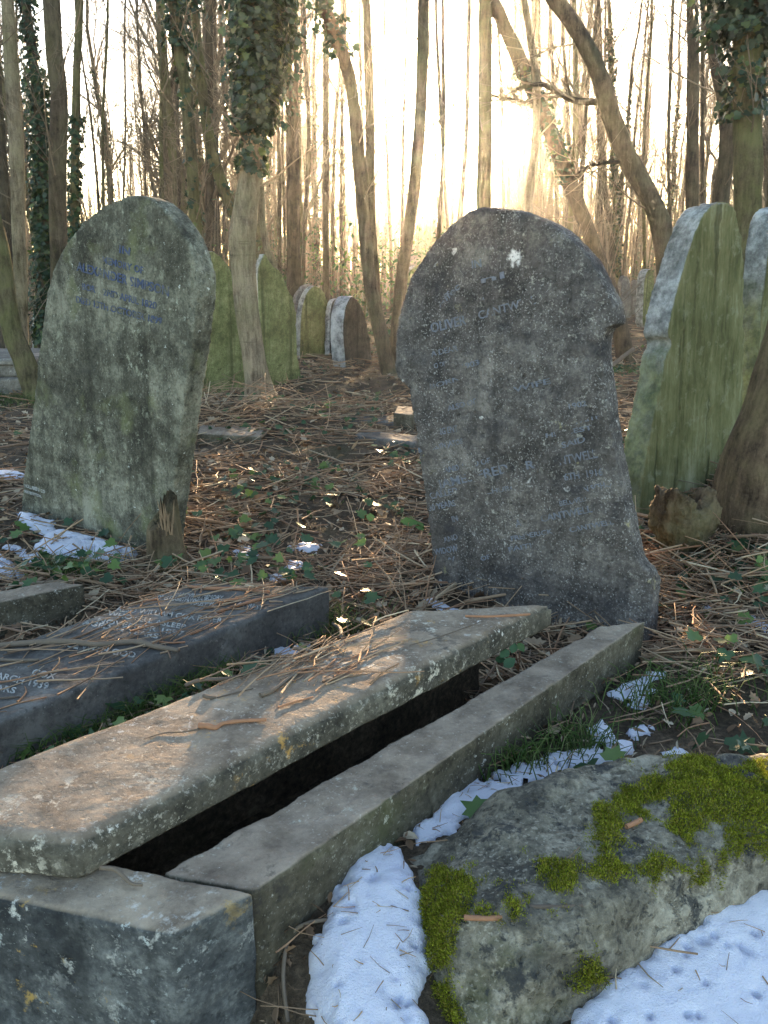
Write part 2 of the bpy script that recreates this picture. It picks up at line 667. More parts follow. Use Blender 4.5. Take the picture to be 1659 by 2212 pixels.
M['lettering'] = letter_mat('lead_lettering', (.05, .066, .12), (.095, .092, .073), .47, .6)
M['lettering_pale'] = letter_mat('worn_lettering', (.125, .134, .158), (.086, .078, .074), .47, .62)
M['lettering_stone'] = letter_mat('raised_lettering', (.3, .3, .28), (.13, .128, .12), .46, .6)
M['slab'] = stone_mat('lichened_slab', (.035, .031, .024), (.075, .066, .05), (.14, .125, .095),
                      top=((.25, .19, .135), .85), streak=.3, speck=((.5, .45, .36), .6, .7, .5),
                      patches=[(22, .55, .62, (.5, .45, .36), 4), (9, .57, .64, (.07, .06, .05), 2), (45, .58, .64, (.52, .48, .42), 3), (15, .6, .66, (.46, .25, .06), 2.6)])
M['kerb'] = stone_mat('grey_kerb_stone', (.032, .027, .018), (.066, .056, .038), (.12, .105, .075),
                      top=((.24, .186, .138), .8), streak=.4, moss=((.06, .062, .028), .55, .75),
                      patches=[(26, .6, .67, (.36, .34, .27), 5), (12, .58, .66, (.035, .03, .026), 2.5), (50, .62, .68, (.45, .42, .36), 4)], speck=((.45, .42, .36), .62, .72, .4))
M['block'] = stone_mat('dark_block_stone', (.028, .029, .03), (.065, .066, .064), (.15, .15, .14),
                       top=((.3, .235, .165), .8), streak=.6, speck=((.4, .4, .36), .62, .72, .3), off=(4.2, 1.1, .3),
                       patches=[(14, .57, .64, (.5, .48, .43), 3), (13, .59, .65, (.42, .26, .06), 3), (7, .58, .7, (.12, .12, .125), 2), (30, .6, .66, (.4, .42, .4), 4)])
M['ledger'] = stone_mat('smooth_dark_ledger', (.05, .046, .042), (.085, .078, .07), (.14, .13, .115),
                        streak=.2, speck=((.3, .29, .25), .66, .74, .5), bs=.4, patches=[(20, .6, .68, (.25, .23, .2), 4), (8, .57, .67, (.035, .032, .03), 2)])
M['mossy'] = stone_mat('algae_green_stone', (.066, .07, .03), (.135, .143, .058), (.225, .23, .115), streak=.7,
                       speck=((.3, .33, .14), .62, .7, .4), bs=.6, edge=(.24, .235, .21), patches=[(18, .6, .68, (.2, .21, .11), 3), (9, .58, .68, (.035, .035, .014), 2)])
M['grey_far'] = stone_mat('plain_grey_stone', (.085, .075, .063), (.15, .135, .115), (.24, .22, .19), streak=.4, patches=[(15, .58, .66, (.38, .36, .32), 3)])
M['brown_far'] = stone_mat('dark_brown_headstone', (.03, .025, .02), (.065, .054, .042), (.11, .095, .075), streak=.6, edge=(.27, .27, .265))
M['rock'] = stone_mat('rough_rock', (.05, .044, .034), (.15, .13, .095), (.3, .265, .2), streak=.0,
                      speck=((.42, .38, .3), .58, .68, .5), bs=1.0, bd=.016, moss=((.05, .052, .022), .6, .75),
                      patches=[(6, .52, .58, (.03, .03, .032), 2.2), (13, .56, .62, (.032, .032, .032), 0), (22, .58, .66, (.34, .3, .23), 3)])


def flaky_mat():
    t = NT('flaking_mossy_stone')
    st = t.noise(1.0, 6, .65, t.map((22, 22, 2.4), rot=(0, R(-9), 0), co=t.warp(.05, 7)))
    st2 = t.noise(1.0, 4, .6, t.map((70, 70, 3), rot=(0, R(-9), 0)))
    big = t.noise(4, 6, .65, t.map((1, 1, .4)))
    f = t.math('ADD', t.math('MULTIPLY', st, .4), t.math('ADD', t.math('MULTIPLY', st2, .2), t.math('MULTIPLY', big, .45)))
    col = t.ramp(f, [(.36, (.036, .037, .018)), (.47, (.083, .084, .036)), (.56, (.13, .128, .06)), (.68, (.22, .215, .13))])
    mot = t.noise(11, 5, .7, t.map(loc=(4, 1, 3)))
    col = t.mix(t.math('MULTIPLY', t.step(mot, .55, .66), .6), col, (.2, .2, .13))
    crack = t.step(t.noise(1.0, 3, .5, t.map((13, 13, .8), rot=(0, R(-9), 0), loc=(2, 2, 2))), .62, .66)
    col = t.mix(t.math('MULTIPLY', crack, .5), col, (.015, .018, .008))
    # edges: grey lichened side, with large pale and dark patches
    sep = t.n("ShaderNodeSeparateXYZ", {0: t.n("ShaderNodeTexCoord").outputs["Normal"]})
    side = t.step(t.math('MULTIPLY', sep.outputs[1], -1.0), .35, .7)
    g = t.ramp(t.noise(7, 6, .75), [(.36, (.06, .065, .06)), (.48, (.16, .165, .155)), (.62, (.34, .35, .33))])
    posz = t.n("ShaderNodeSeparateXYZ", {0: t.co}).outputs[2]
    g = t.mix(t.math('MULTIPLY', t.step(posz, 1.0, .75), .75), g, t.ramp(t.noise(9, 5, .7), [(.4, (.06, .07, .03)), (.6, (.17, .19, .08))]))
    col = t.mix(side, g, col)
    h = t.math('ADD', st, t.math('ADD', t.math('MULTIPLY', st2, .4), t.math('MULTIPLY', crack, -.8)))
    return t.finish(col, .95, h, .8, .012, .15)


M['flaky'] = flaky_mat()


def bark_mat(name, c0, c1, moss=.0, bands=False, sc=1.0):
    t = NT(name)
    f = t.math('ADD', t.math('MULTIPLY', t.noise(1.0, 5, .7, t.map((30 * sc, 30 * sc, 5 * sc), co=t.warp(.03, 9))), .7), t.math('MULTIPLY', t.noise(75, 4, .75), .3))
    f2 = t.noise(5, 4, .6)
    col = t.ramp(t.math('ADD', t.math('MULTIPLY', f, .6), t.math('MULTIPLY', f2, .4)), [(.4, c0), (.6, c1)])
    if bands:
        bd = t.noise(1.0, 3, .6, t.map((3, 3, 26)))
        col = t.mix(t.math('MULTIPLY', t.step(bd, .64, .72), .4), col, (c0[0] * .5, c0[1] * .5, c0[2] * .5))
    if moss:
        col = t.mix(t.math('MULTIPLY', t.step(t.noise(2.5, 5, .7), .42, .62), moss), col, (.075, .09, .022))
    return t.finish(col, .95, f, 1.0, .03 * sc, .15)


M['bark_grey'] = bark_mat('grey_brown_bark', (.034, .026, .019), (.13, .1, .072), .25)
M['bark_pale'] = bark_mat('pale_bark', (.075, .056, .037), (.31, .245, .17), .35, True, 1.0)
M['bark_dark'] = bark_mat('dark_bark', (.028, .022, .017), (.1, .077, .057), .15)
M['bark_moss'] = bark_mat('mossy_bark', (.04, .033, .019), (.14, .115, .068), .45)
M['bark_root'] = bark_mat('brown_root_bark', (.03, .021, .014), (.15, .108, .07), .3, sc=.9)


def twig_mat(name, stops, rough=.8):
    t = NT(name)
    rnd = t.n("ShaderNodeNewGeometry").outputs["Random Per Island"]
    col = t.ramp(rnd, stops)
    col = t.mix(t.math('MULTIPLY', t.noise(60, 3), .5), col, (.03, .022, .015))
    return t.finish(col, rough, t.noise(150, 2), .3, .003, .3, gain=1.9)


M['twigs'] = twig_mat('dry_twigs', [(0, (.11, .07, .043)), (.3, (.23, .15, .09)), (.5, (.3, .215, .135)), (.68, (.22, .115, .062)), (.88, (.12, .085, .06)), (1, (.44, .35, .23))])
M['twig_red'] = twig_mat('reddish_twig', [(0, (.2, .09, .045)), (1, (.26, .13, .07))])
M['twig_grey'] = twig_mat('grey_twig', [(0, (.08, .062, .046)), (1, (.13, .1, .072))])
M['twig_dark'] = twig_mat('dark_twig', [(0, (.06, .045, .035)), (1, (.1, .075, .055))])
M['crown'] = twig_mat('bare_branches', [(0, (.08, .06, .04)), (1, (.17, .13, .09))])


def leaf_mat(name, stops, trans=.3, rough=.6, spec=.3):
    t = NT(name)
    rnd = t.n("ShaderNodeNewGeometry").outputs["Random Per Island"]
    col = t.ramp(rnd, stops)
    col = t.mix(t.math('MULTIPLY', t.noise(35, 3), .45), col, (stops[0][1][0] * .5, stops[0][1][1] * .5, stops[0][1][2] * .5))
    t.finish(col, rough, spec=spec)
    tr = t.n("ShaderNodeBsdfTranslucent", {0: col})
    ms = t.n("ShaderNodeMixShader", {0: trans, 1: t.b.outputs[0], 2: tr.outputs[0]})
    t.t.links.new(ms.outputs[0], t.out.inputs[0])
    return t.m


M['ivy'] = leaf_mat('ivy_leaf', [(0, (.012, .028, .014)), (.5, (.024, .05, .024)), (.85, (.045, .075, .03)), (1, (.1, .13, .03))], .25, .42, .4)
M['ivy_low'] = leaf_mat('ground_ivy_leaf', [(0, (.02, .05, .022)), (.6, (.05, .1, .04)), (1, (.12, .18, .04))], .3, .45, .4)
M['dead'] = leaf_mat('dead_leaf', [(0, (.08, .05, .03)), (.4, (.18, .11, .065)), (.7, (.3, .21, .13)), (1, (.46, .38, .27))], .15, .7, .2)
M['grass'] = leaf_mat('grass_blade', [(0, (.04, .075, .015)), (.6, (.08, .14, .025)), (1, (.2, .2, .08))], .3, .5, .3)
M['moss'] = leaf_mat('moss_tuft', [(0, (.08, .085, .012)), (.35, (.19, .21, .018)), (.65, (.3, .32, .03)), (.85, (.2, .14, .035)), (1, (.36, .36, .07))], .25, .9, .05)
M['bramble'] = leaf_mat('bramble_leaf', [(0, (.05, .11, .035)), (1, (.12, .22, .05))], .35, .45, .4)


def soil_mat():
    t = NT('woodland_soil')
    f = t.math('ADD', t.math('MULTIPLY', t.noise(4, 6, .7), .5), t.math('MULTIPLY', t.noise(60, 5, .75), .5))
    col = t.ramp(f, [(.36, (.02, .015, .01)), (.5, (.06, .044, .03)), (.64, (.15, .11, .072))])
    col = t.mix(t.math('MULTIPLY', t.step(t.noise(1.1, 5, .7), .55, .75), .5), col, (.04, .05, .016))
    return t.finish(col, .95, f, 1.0, .03, .15)


M['soil'] = soil_mat()


def snow_mat():
    t = NT('old_snow')
    col = t.mix(t.step(t.noise(30, 5, .7), .62, .78), (.8, .8, .93), (.56, .56, .66))
    h = t.math('ADD', t.noise(70, 5, .8), t.math('MULTIPLY', t.noise(260, 3, .7), .9))
    t.finish(col, .5, h, .9, .01, .5, gain=1.1)
    t.b.inputs["Subsurface Weight"].default_value = .25
    t.b.inputs["Subsurface Radius"].default_value = (.03, .035, .045)
    t.b.inputs["Subsurface Scale"].default_value = .3
    return t.m


M['snow'] = snow_mat()

# ------------------------------------------------------------------ ground
def spaced(lo_near, hi_near, step, lo, hi, grow=1.16):
    a = list(np.arange(lo_near, hi_near + 1e-6, step))
    s = step
    while a[-1] < hi:
        s *= grow
        a.append(a[-1] + s)
    s = step
    while a[0] > lo:
        s *= grow
        a.insert(0, a[0] - s)
    return np.array(a)


gx = spaced(-4.5, 4.5, .04, -140, 140)
gy = spaced(.3, 12, .04, -35, 140)
X, Y = np.meshgrid(gx, gy)
Z = ground_z(X, Y)
nx, ny = len(gx), len(gy)
idx = np.arange(nx * ny).reshape(ny, nx)
Q = np.stack([idx[:-1, :-1], idx[:-1, 1:], idx[1:, 1:], idx[1:, :-1]], -1).reshape(-1, 4)
tag(mesh_np("ground", np.stack([X, Y, Z], -1).reshape(-1, 3), Q, None, M['soil']), kind="structure")

# ------------------------------------------------------------------ the two large headstones
LB, RB = onz(46, 1096, 0.0), onz(356, 1192, 0.0)
dv = RB - LB
yawL = math.atan2(-dv[1], dv[0])
uvL = [(42, 1150), (46, 1094), (52, 1019), (70, 894), (92, 694), (107, 606), (127, 554), (155, 509), (185, 474), (220, 446), (260, 428), (295, 420),
       (327, 429), (358, 453), (388, 491), (412, 536), (426, 584), (431, 625), (425, 669), (417, 744), (402, 844), (375, 1059), (358, 1195), (352, 1260)]
o, fL = headstone(uvL, LB, yawL, R(1.5), .10, M['left_stone'], "tall greenish grey pointed headstone with blue lettering, leaning right above a broken stump",
                  voxel=.011, disp=.004, seed=1.2)
inscription([("IN", (258, 546), (281, 552), 17),
             ("MEMORY OF", (222, 568), (310, 592), 15),
             ("ALEXANDER SIMPSON", (166, 584), (365, 640), 19),
             ("BORN 2ND APRIL 1820", (178, 625), (338, 668), 14),
             ("DIED 13TH OCTOBER 1899", (165, 653), (350, 702), 14)], fL, M['lettering'], o, raise_=.0025)
inscription([("HOLLAND & CO", (54, 1052), (98, 1066), 7), ("HARROW ROAD", (54, 1064), (92, 1076), 6)], fL, M['lettering_stone'], o, raise_=.0025, name="mason_mark")

RB0 = onz(1165, 1330, 0.0)
uvR = [(930, 1345), (934, 1285), (937, 1225), (922, 1105), (904, 975), (892, 895), (884, 850), (876, 832), (860, 820), (853, 800), (852, 755), (857, 705), (867, 660), (884, 605),
       (909, 560), (949, 510), (989, 470), (1019, 452), (1049, 446), (1099, 451), (1149, 463), (1199, 488), (1239, 518), (1279, 565), (1309, 620), (1329, 665),
       (1334, 698), (1322, 706), (1308, 712), (1300, 730), (1301, 765), (1309, 830), (1317, 895), (1329, 980), (1344, 1055), (1359, 1130), (1369, 1185), (1381, 1217),
       (1404, 1240), (1411, 1270), (1404, 1340), (1400, 1400), (1165, 1420), (935, 1400)]
o, fR = headstone(uvR, RB0, R(38), R(2.0), .085, M['right_stone'], "large dark pitted headstone with notched shoulders and white lichen spots, behind the narrow slab",
                  voxel=.009, disp=.0045, seed=5.0, fine=.5, dscale=10)
Rl = [("IN", (1020, 580), (1040, 576), 17), ("Affec", (950, 666), (994, 622), 20), ("nl", (1040, 612), (1090, 600), 14), ("of", (1036, 650), (1048, 646), 14),
      ("OLIVER", (932, 719), (1008, 700), 21), ("CANTWELL", (1035, 690), (1160, 655), 18),
      ("A DEAR", (932, 770), (990, 757), 12), ("WHO DIED", (920, 800), (975, 788), 11), ("1903", (1000, 798), (1035, 788), 12),
      ("BORN", (930, 840), (995, 822), 10), ("ALSO OF", (968, 888), (1030, 872), 12), ("WIFE", (1110, 848), (1190, 828), 12), ("1902", (1230, 884), (1268, 876), 12), ("FAITH", (1245, 916), (1301, 902), 13),
      ("HAVING ENT", (920, 945), (990, 932), 14), ("HIS REST", (1180, 946), (1280, 928), 10), ("BROOKLYN JATOS", (905, 978), (1000, 958), 11), ("SAID", (1215, 968), (1265, 954), 13),
      ("AND ALSO OF", (960, 1022), (1060, 1000), 12), ("JAMES FRED", (948, 1056), (1100, 1020), 19), ("R", (1138, 1014), (1156, 1011), 18), ("ANTWELL", (1195, 1008), (1292, 988), 19),
      ("CALLED", (930, 1078), (990, 1066), 14), ("6TH  1916", (1220, 1038), (1303, 1026), 15), ("30 YEARS", (928, 1104), (985, 1092), 13), ("CHURCH", (1050, 1068), (1130, 1054), 10), ("IN SOHO", (1258, 1064), (1322, 1050), 12),
      ("IN", (978, 1128), (990, 1125), 13), ("BELOVED", (1210, 1093), (1268, 1082), 11), ("AND", (960, 1172), (990, 1164), 12), ("A", (1115, 1138), (1127, 1136), 15), ("CANTWELL", (1170, 1128), (1280, 1106), 15),
      ("FREDERICK", (1105, 1168), (1195, 1152), 10), ("CANTWELL", (1232, 1150), (1327, 1132), 11), ("WIDOW", (940, 1199), (990, 1190), 13), ("OF", (1040, 1212), (1060, 1206), 10), ("FAITH", (1100, 1192), (1160, 1180), 10), ("W", (962, 1218), (985, 1213), 12)]
inscription([l for i, l in enumerate(Rl) if True], fR, M['lettering_pale'], o, raise_=.0012)

# ------------------------------------------------------------------ right-hand mossy stones
uvA = [(1379, 1160), (1385, 1060), (1396, 990), (1412, 900), (1430, 831), (1437, 770), (1449, 752), (1452, 734), (1440, 728), (1450, 679), (1464, 623), (1481, 565), (1499, 508), (1517, 468), (1537, 443),
       (1552, 438), (1568, 441), (1586, 446), (1599, 500), (1602, 570), (1602, 640), (1598, 774), (1592, 880), (1590, 960), (1545, 1080), (1470, 1150)]
PA = onz(1381, 1125, .02)


def notch(bm, fc):
    pass


oA, fA = headstone(uvA, PA, R(-34), R(3), .16, M['flaky'], "tall mossy green headstone with flaking streaked face and pale lichened edge", voxel=.013, disp=.006, seed=9, fine=.8)
# the shoulder that overhangs the edge strip
sh2 = [fA.loc(u, v) for u, v in [(1441, 732), (1450, 679), (1464, 623), (1481, 565), (1499, 508), (1517, 468), (1537, 443), (1560, 436), (1575, 470), (1540, 560), (1500, 732)]]
uvA2 = [(u + 36, v - 4) for u, v in uvA]
PA2 = PA + np.array([.22, .38, 0]) * .9
oA2, _ = headstone([(1466, 1100), (1480, 760), (1488, 640), (1496, 560), (1510, 500), (1530, 455), (1548, 436), (1565, 434), (1580, 440), (1592, 470), (1606, 520), (1608, 640), (1604, 1100)], onz(1470, 1080, .0) * 0 + PA + np.array([.06, .3, 0]),
                   R(-34), R(3), .12, M['flaky'], "purple grey headstone leaning close behind the tall flaking mossy one", voxel=.016, disp=.006, seed=3)
uvB = [(1596, 1000), (1604, 860), (1612, 740), (1622, 640), (1630, 560), (1638, 490), (1655, 447), (1690, 440), (1740, 470), (1760, 560), (1765, 800), (1750, 1000)]
PB = onz(1640, 920, .35)
oB, _ = headstone([(u + 28, v) for u, v in uvB], np.array([PB[0], PB[1], .3]), R(-38), R(2), .15, M['flaky'], "mossy headstone with blue green edge at the right, behind the leaning brown trunk", voxel=.016, disp=.005, seed=14)

# ------------------------------------------------------------------ stones further back
def gz(p):
    return float(ground_z(p[0], p[1]))


def back_stone(uv, buv, yaw, thick, mat, label, tilt=0.0, group=None, voxel=.02, z=0.0, name="headstone"):
    p = onz(buv[0], buv[1], z)
    return headstone(uv, p, R(yaw), R(tilt), thick, mat, label, voxel=voxel, disp=.006, seed=buv[0] * .01, group=group, name=name)


back_stone([(424, 900), (426, 760), (420, 640), (417, 585), (420, 562), (436, 549), (454, 541), (466, 546), (480, 557), (496, 576), (506, 597), (513, 647), (520, 734), (534, 812), (540, 880)],
           (480, 846), -46, .07, M['mossy'], "bright green pointed headstone between the tall grey stone and the ivy clad trunk")
back_stone([(557, 880), (560, 760), (558, 640), (556, 585), (562, 566), (572, 544), (580, 559), (590, 575), (605, 583), (614, 600), (622, 624), (635, 645), (640, 672), (640, 709), (644, 780), (653, 815), (655, 880)],
           (610, 835), -48, .08, M['mossy'], "green shouldered headstone with a small pointed peak just right of the ivy clad trunk")
back_stone([(648, 800), (648, 740), (650, 680), (655, 653), (664, 630), (676, 617), (692, 619), (704, 637), (712, 665), (717, 715), (718, 800)],
           (690, 770), -46, .12, M['mossy'], "low round topped yellow green headstone with grey edge, doubled by another behind it")
back_stone([(630, 800), (632, 700), (636, 660), (642, 640), (652, 622), (664, 614), (676, 615), (690, 625), (696, 700), (696, 800)],
           (664, 765), -46, .10, M['grey_far'], "grey round topped headstone whose edge shows behind the yellow green one")
back_stone([(752, 830), (744, 760), (741, 703), (745, 672), (750, 654), (760, 637), (768, 644), (777, 655), (787, 677), (797, 718), (803, 760), (805, 830)],
           (762, 790), -64, .21, M['brown_far'], "thick plain grey pointed headstone with pale edge beside the twin pale trunks")
back_stone([(712, 800), (712, 690), (716, 655), (724, 645), (738, 645), (748, 665), (752, 800)],
           (730, 768), -55, .1, M['brown_far'], "dark sliver of a headstone peeking out behind the thick plain grey one")
back_stone([(72, 790), (72, 700), (74, 660), (82, 632), (96, 612), (108, 602), (125, 600), (150, 640), (150, 790)],
           (100, 760), -35, .10, M['mossy'], "small green headstone half hidden behind the left edge of the tall grey pointed stone")
far_g = "small distant headstones among the trunks"
back_stone([(878, 720), (878, 610), (881, 590), (890, 580), (903, 570), (914, 575), (920, 600), (922, 720)], (900, 712), -45, .14, M['mossy'], "distant green headstone beside the round shoulder of the dark pitted stone")
back_stone([(874, 690), (876, 575), (884, 556), (893, 549), (904, 553), (911, 575), (912, 690)], (895, 682), -40, .14, M['grey_far'], "distant grey round headstone above the left shoulder of the dark pitted stone")
back_stone([(1338, 700), (1340, 620), (1344, 600), (1352, 594), (1360, 602), (1364, 625), (1364, 700)], (1352, 688), -30, .14, M['grey_far'], "distant narrow pale grey headstone left of a small green one, seen past the notched shoulder")
back_stone([(1366, 700), (1367, 620), (1371, 606), (1377, 604), (1382, 620), (1384, 700)], (1374, 684), -30, .12, M['grey_far'], "thinnest distant grey headstone, wedged between a pale one and a green one")
back_stone([(1388, 716), (1390, 640), (1393, 600), (1399, 584), (1408, 580), (1413, 595), (1415, 716)], (1402, 704), -45, .2, M['mossy'], "distant upright green headstone just left of the flaking mossy stone's edge")
back_stone([(752, 690), (753, 634), (757, 626), (765, 624), (770, 616), (779, 616), (781, 690)], (766, 672), -30, .14, M['mossy'], "tiny far green stepped headstone between dark trunks and twin pale trunks")
back_stone([(795, 700), (796, 615), (800, 594), (806, 588), (812, 600), (813, 700)], (804, 680), -30, .14, M['grey_far'], "tiny far headstone with white top seen between the twin pale trunks")

# ------------------------------------------------------------------ foreground slabs
def flat_slab(poly_xy, z0, z1, mat, name, label, cat, bevel=.01, voxel=.01, disp=.003, seed=0.0, seg=2, bevel_top=None, org=None):
    c = np.mean(np.array(poly_xy), 0)
    pts = [np.array([p[0] - c[0], p[1] - c[1], z0]) for p in poly_xy]
    area = sum(pts[i][0] * pts[(i + 1) % len(pts)][1] - pts[(i + 1) % len(pts)][0] * pts[i][1] for i in range(len(pts)))
    if area < 0:
        pts = pts[::-1]
    bm = prism_bm(pts, (0, 0, z1 - z0))
    bmesh.ops.recalc_face_normals(bm, faces=bm.faces)
    if bevel_top:
        es = [e for e in bm.edges if all(v.co.z > z1 - 1e-4 for v in e.verts)]
        bmesh.ops.bevel(bm, geom=es, offset=bevel_top, segments=5, affect='EDGES', profile=.5)
    o = rough_solid(bm, name, mat, voxel, disp, seed=seed)
    o.location = (c[0], c[1], 0)
    tag(o, label, cat)
    FOOT.append([np.asarray(p[:2]) for p in poly_xy])
    return o


NR = onz(172, 1903, .25)
FR_ = onz(1192, 1352, .25)
FL = onz(882, 1318, .325)
NL = NR + np.array([-.443, .056, 0])
LID = [NR[:2], FR_[:2], FL[:2], NL[:2] + (NL[:2] - FL[:2]) * .0]
flat_slab(LID, .25, .33, M['slab'], "grave_slab", "long narrow sunlit slab with rounded edges and orange lichen, resting tilted over the dark gap", "grave slab", voxel=.008, disp=.003, bevel_top=.028, seed=2.2)

K1, K2, K3, K4 = onz(345, 1889, .24), onz(1297, 1352, .24), onz(1393, 1343, .24), onz(552, 1926, .24)
flat_slab([K1[:2], K2[:2], K3[:2], K4[:2]], -.3, .24, M['kerb'], "grave_kerb", "straight grey kerb stone running from the corner block to the dark pitted headstone", "kerb stone", voxel=.008, disp=.0045, seed=4)
# far kerb under the slab's other side, coloured soil dark as the gap's shade
ax = (FR_ - NR)[:2]
ax = ax / np.linalg.norm(ax)
px_ = np.array([ax[1], -ax[0]])
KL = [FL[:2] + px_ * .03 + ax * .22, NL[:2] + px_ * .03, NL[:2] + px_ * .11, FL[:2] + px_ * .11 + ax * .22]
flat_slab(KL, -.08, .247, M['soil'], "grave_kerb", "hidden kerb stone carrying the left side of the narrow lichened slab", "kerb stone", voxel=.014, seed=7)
B1, B2 = onz(372, 2018, .246), onz(551, 1926, .246)
bx = (B1 - B2)[:2]
bw = np.linalg.norm(bx)
# block runs left out of the frame, square to the kerb
B3 = onz(-60, 1925, .246)
lf = (B3 - B1)[:2]
BLK = [B1[:2], B2[:2], B2[:2] + lf * 1.25, B1[:2] + lf * 1.25]
flat_slab(BLK, -.4, .246, M['block'], "corner_block", "dark squared end block at the foot of the grave, white and orange lichen on top", "stone block", voxel=.008, disp=.004, seed=11, bevel_top=.006)

# lettered flat slab on the left
ZT = .15
G1, G2, G3 = onz(714, 1266, ZT), onz(0, 1557, ZT), onz(415, 1258, ZT)
gax = (G2 - G1)[:2]
LG = [G1[:2], G1[:2] + gax * 1.35, G1[:2] + gax * 1.35 + (G3 - G1)[:2], G3[:2]]
oG = flat_slab(LG, -.06, ZT, M['ledger'], "lettered_slab", "broad dark slab lying flat on the left, carved with lettering and strewn with twigs", "grave slab", voxel=.012, disp=.002, seed=21, bevel_top=.008)


class Flat:
    def __init__(self, z, org):
        self.z, self.o = z, org

    def loc(self, u, v):
        q = onz(u, v, self.z) - self.o
        return np.array([q[0], q[1]])


def flat_inscription(lines, z, parent, mat, raise_=.002):
    org = np.array([parent.location.x, parent.location.y, 0])
    fl = Flat(z, org)
    for body, a, b, c in lines:
        acc = Acc()
        V, T = text_mesh(body)
        A, B, C = fl.loc(*a), fl.loc(*b), fl.loc(*c)
        x0, x1 = V[:, 0].min(), V[:, 0].max()
        L = A + ((V[:, 0] - x0) / (x1 - x0))[:, None] * (B - A) + (V[:, 1] / .7)[:, None] * (C - A)
        acc.add(np.stack([L[:, 0], L[:, 1], np.where(V[:, 2] > 0, z + raise_, z - .01)], 1), None, T)
        acc.build("inscription", mat, smooth=False).parent = parent


def cx(c):   # crop pixels (0,1700)-(1000,2200) at 1.659 per source pixel
    return (c[0] / 1.659 * .7373, (1700 + c[1] / 1.659) * .7373)


def fl_line(body, a, b, h):
    a, b = cx(a), cx(b)
    return (body, a, b, (a[0] + h * .55, a[1] - h))


flat_inscription([fl_line("IN LOVING MEMORY", (850, 78), (1080, 96), 8), fl_line("OF ELIZABETH WHO DIED IN", (760, 92), (1070, 118), 8), fl_line("AUGUST 1905", (900, 112), (1060, 142), 8),
                  fl_line("AT REST", (1150, 122), (1275, 144), 8),
                  fl_line("ALSO WILLIAM COX RIVIER", (560, 150), (1078, 208), 10), fl_line("WHO FELL ASLEEP", (520, 172), (900, 240), 9),
                  fl_line("NOVEMBER 1897", (470, 205), (890, 272), 9), fl_line("AGED 54 YEARS", (400, 215), (765, 285), 9), fl_line("PEACE WITH GOD", (240, 312), (655, 378), 11),
                  fl_line("COX", (150, 462), (265, 484), 13), fl_line("MARCH 1939", (-60, 470), (230, 532), 13), fl_line("YEARS", (-90, 525), (70, 552), 12)], ZT, oG, M['lettering_stone'])

# another kerb at the far left
A1, A2 = onz(185, 1262, .12), onz(-80, 1318, .12)
A3, A4 = onz(-80, 1288, .12), onz(120, 1256, .12)
flat_slab([A1[:2], A2[:2], A3[:2], A4[:2]], -.06, .12, M['kerb'], "grave_kerb", "pale low kerb stone at the left edge above the lettered slab", "kerb stone", voxel=.012, seed=31)
# kerbs behind
k1 = [onz(765, 941, .05), onz(900, 957, .05), onz(905, 940, .05), onz(778, 927, .05)]
flat_slab([p[:2] for p in k1], -.06, .05, M['ledger'], "grave_kerb", "grey jointed kerb stone lying in the twigs left of the dark pitted headstone", "kerb stone", voxel=.015, seed=41)
k2 = [onz(690, 898, .07), onz(880, 905, .07), onz(880, 890, .07), onz(696, 888, .07)]
flat_slab([p[:2] for p in k2], -.06, .04, M['ledger'], "grave_kerb", "thin sunken kerb barely showing above the twigs in the middle distance", "kerb stone", voxel=.018, seed=43)
k3 = [onz(425, 918, .12), onz(560, 925, .12), onz(575, 905, .12), onz(430, 900, .12)]
flat_slab([p[:2] for p in k3], -.06, .055, M['kerb'], "grave_kerb", "dark mossy kerb under a heap of twigs in front of the ivy clad trunk", "kerb stone", voxel=.015, seed=45)
k4 = [onz(850, 872, .2), onz(892, 876, .2), onz(900, 860, .2), onz(858, 857, .2)]
flat_slab([p[:2] for p in k4], -.06, .12, M['kerb'], "stone_block", "squat greenish block touching the left side of the dark pitted headstone", "stone block", voxel=.015, seed=47)
FOOT = FOOT[:-4]
# tiered tomb at the left edge
tb = onz(30, 846, 0)
for (x0, x1, y0, y1, z0, z1, mt) in ():
    pass
te = empty("tiered_tomb", (tb[0], tb[1], gz(tb)), "low stepped grey tomb at the far left behind the leaning trunk", "tomb")
for nm, hw, z0, z1, inset in (("plinth", .75, -.08, .17, 0), ("tier", .62, .17, .3, .12), ("cap", .66, .3, .37, .1)):
    bm = bmesh.new()
    bmesh.ops.create_cube(bm, size=1.0)
    bmesh.ops.scale(bm, vec=(hw * 2, hw * 2, z1 - z0), verts=bm.verts)
    bmesh.ops.translate(bm, vec=(-.45, hw + inset, (z0 + z1) / 2), verts=bm.verts)
    p = rough_solid(bm, nm, M['grey_far'], .025, .006, parent=te, seed=hw)

# far dark table tomb between trunks
tt = onz(717, 672, 0)
te = empty("table_tomb", (tt[0], tt[1], gz(tt)), "small dark table tomb with projecting cap far off between trunks", "tomb")
for nm, hx, z0, z1 in (("base", .34, 0, .55), ("cap", .46, .55, .66), ("finial", .2, .66, .78)):
    bm = bmesh.new()
    bmesh.ops.create_cube(bm, size=1.0)
    bmesh.ops.scale(bm, vec=(hx * 2, hx * 1.4, z1 - z0), verts=bm.verts)
    bmesh.ops.translate(bm, vec=(0, 0, (z0 + z1) / 2), verts=bm.verts)
    rough_solid(bm, nm, M['ledger'], .03, .006, parent=te, seed=hx)

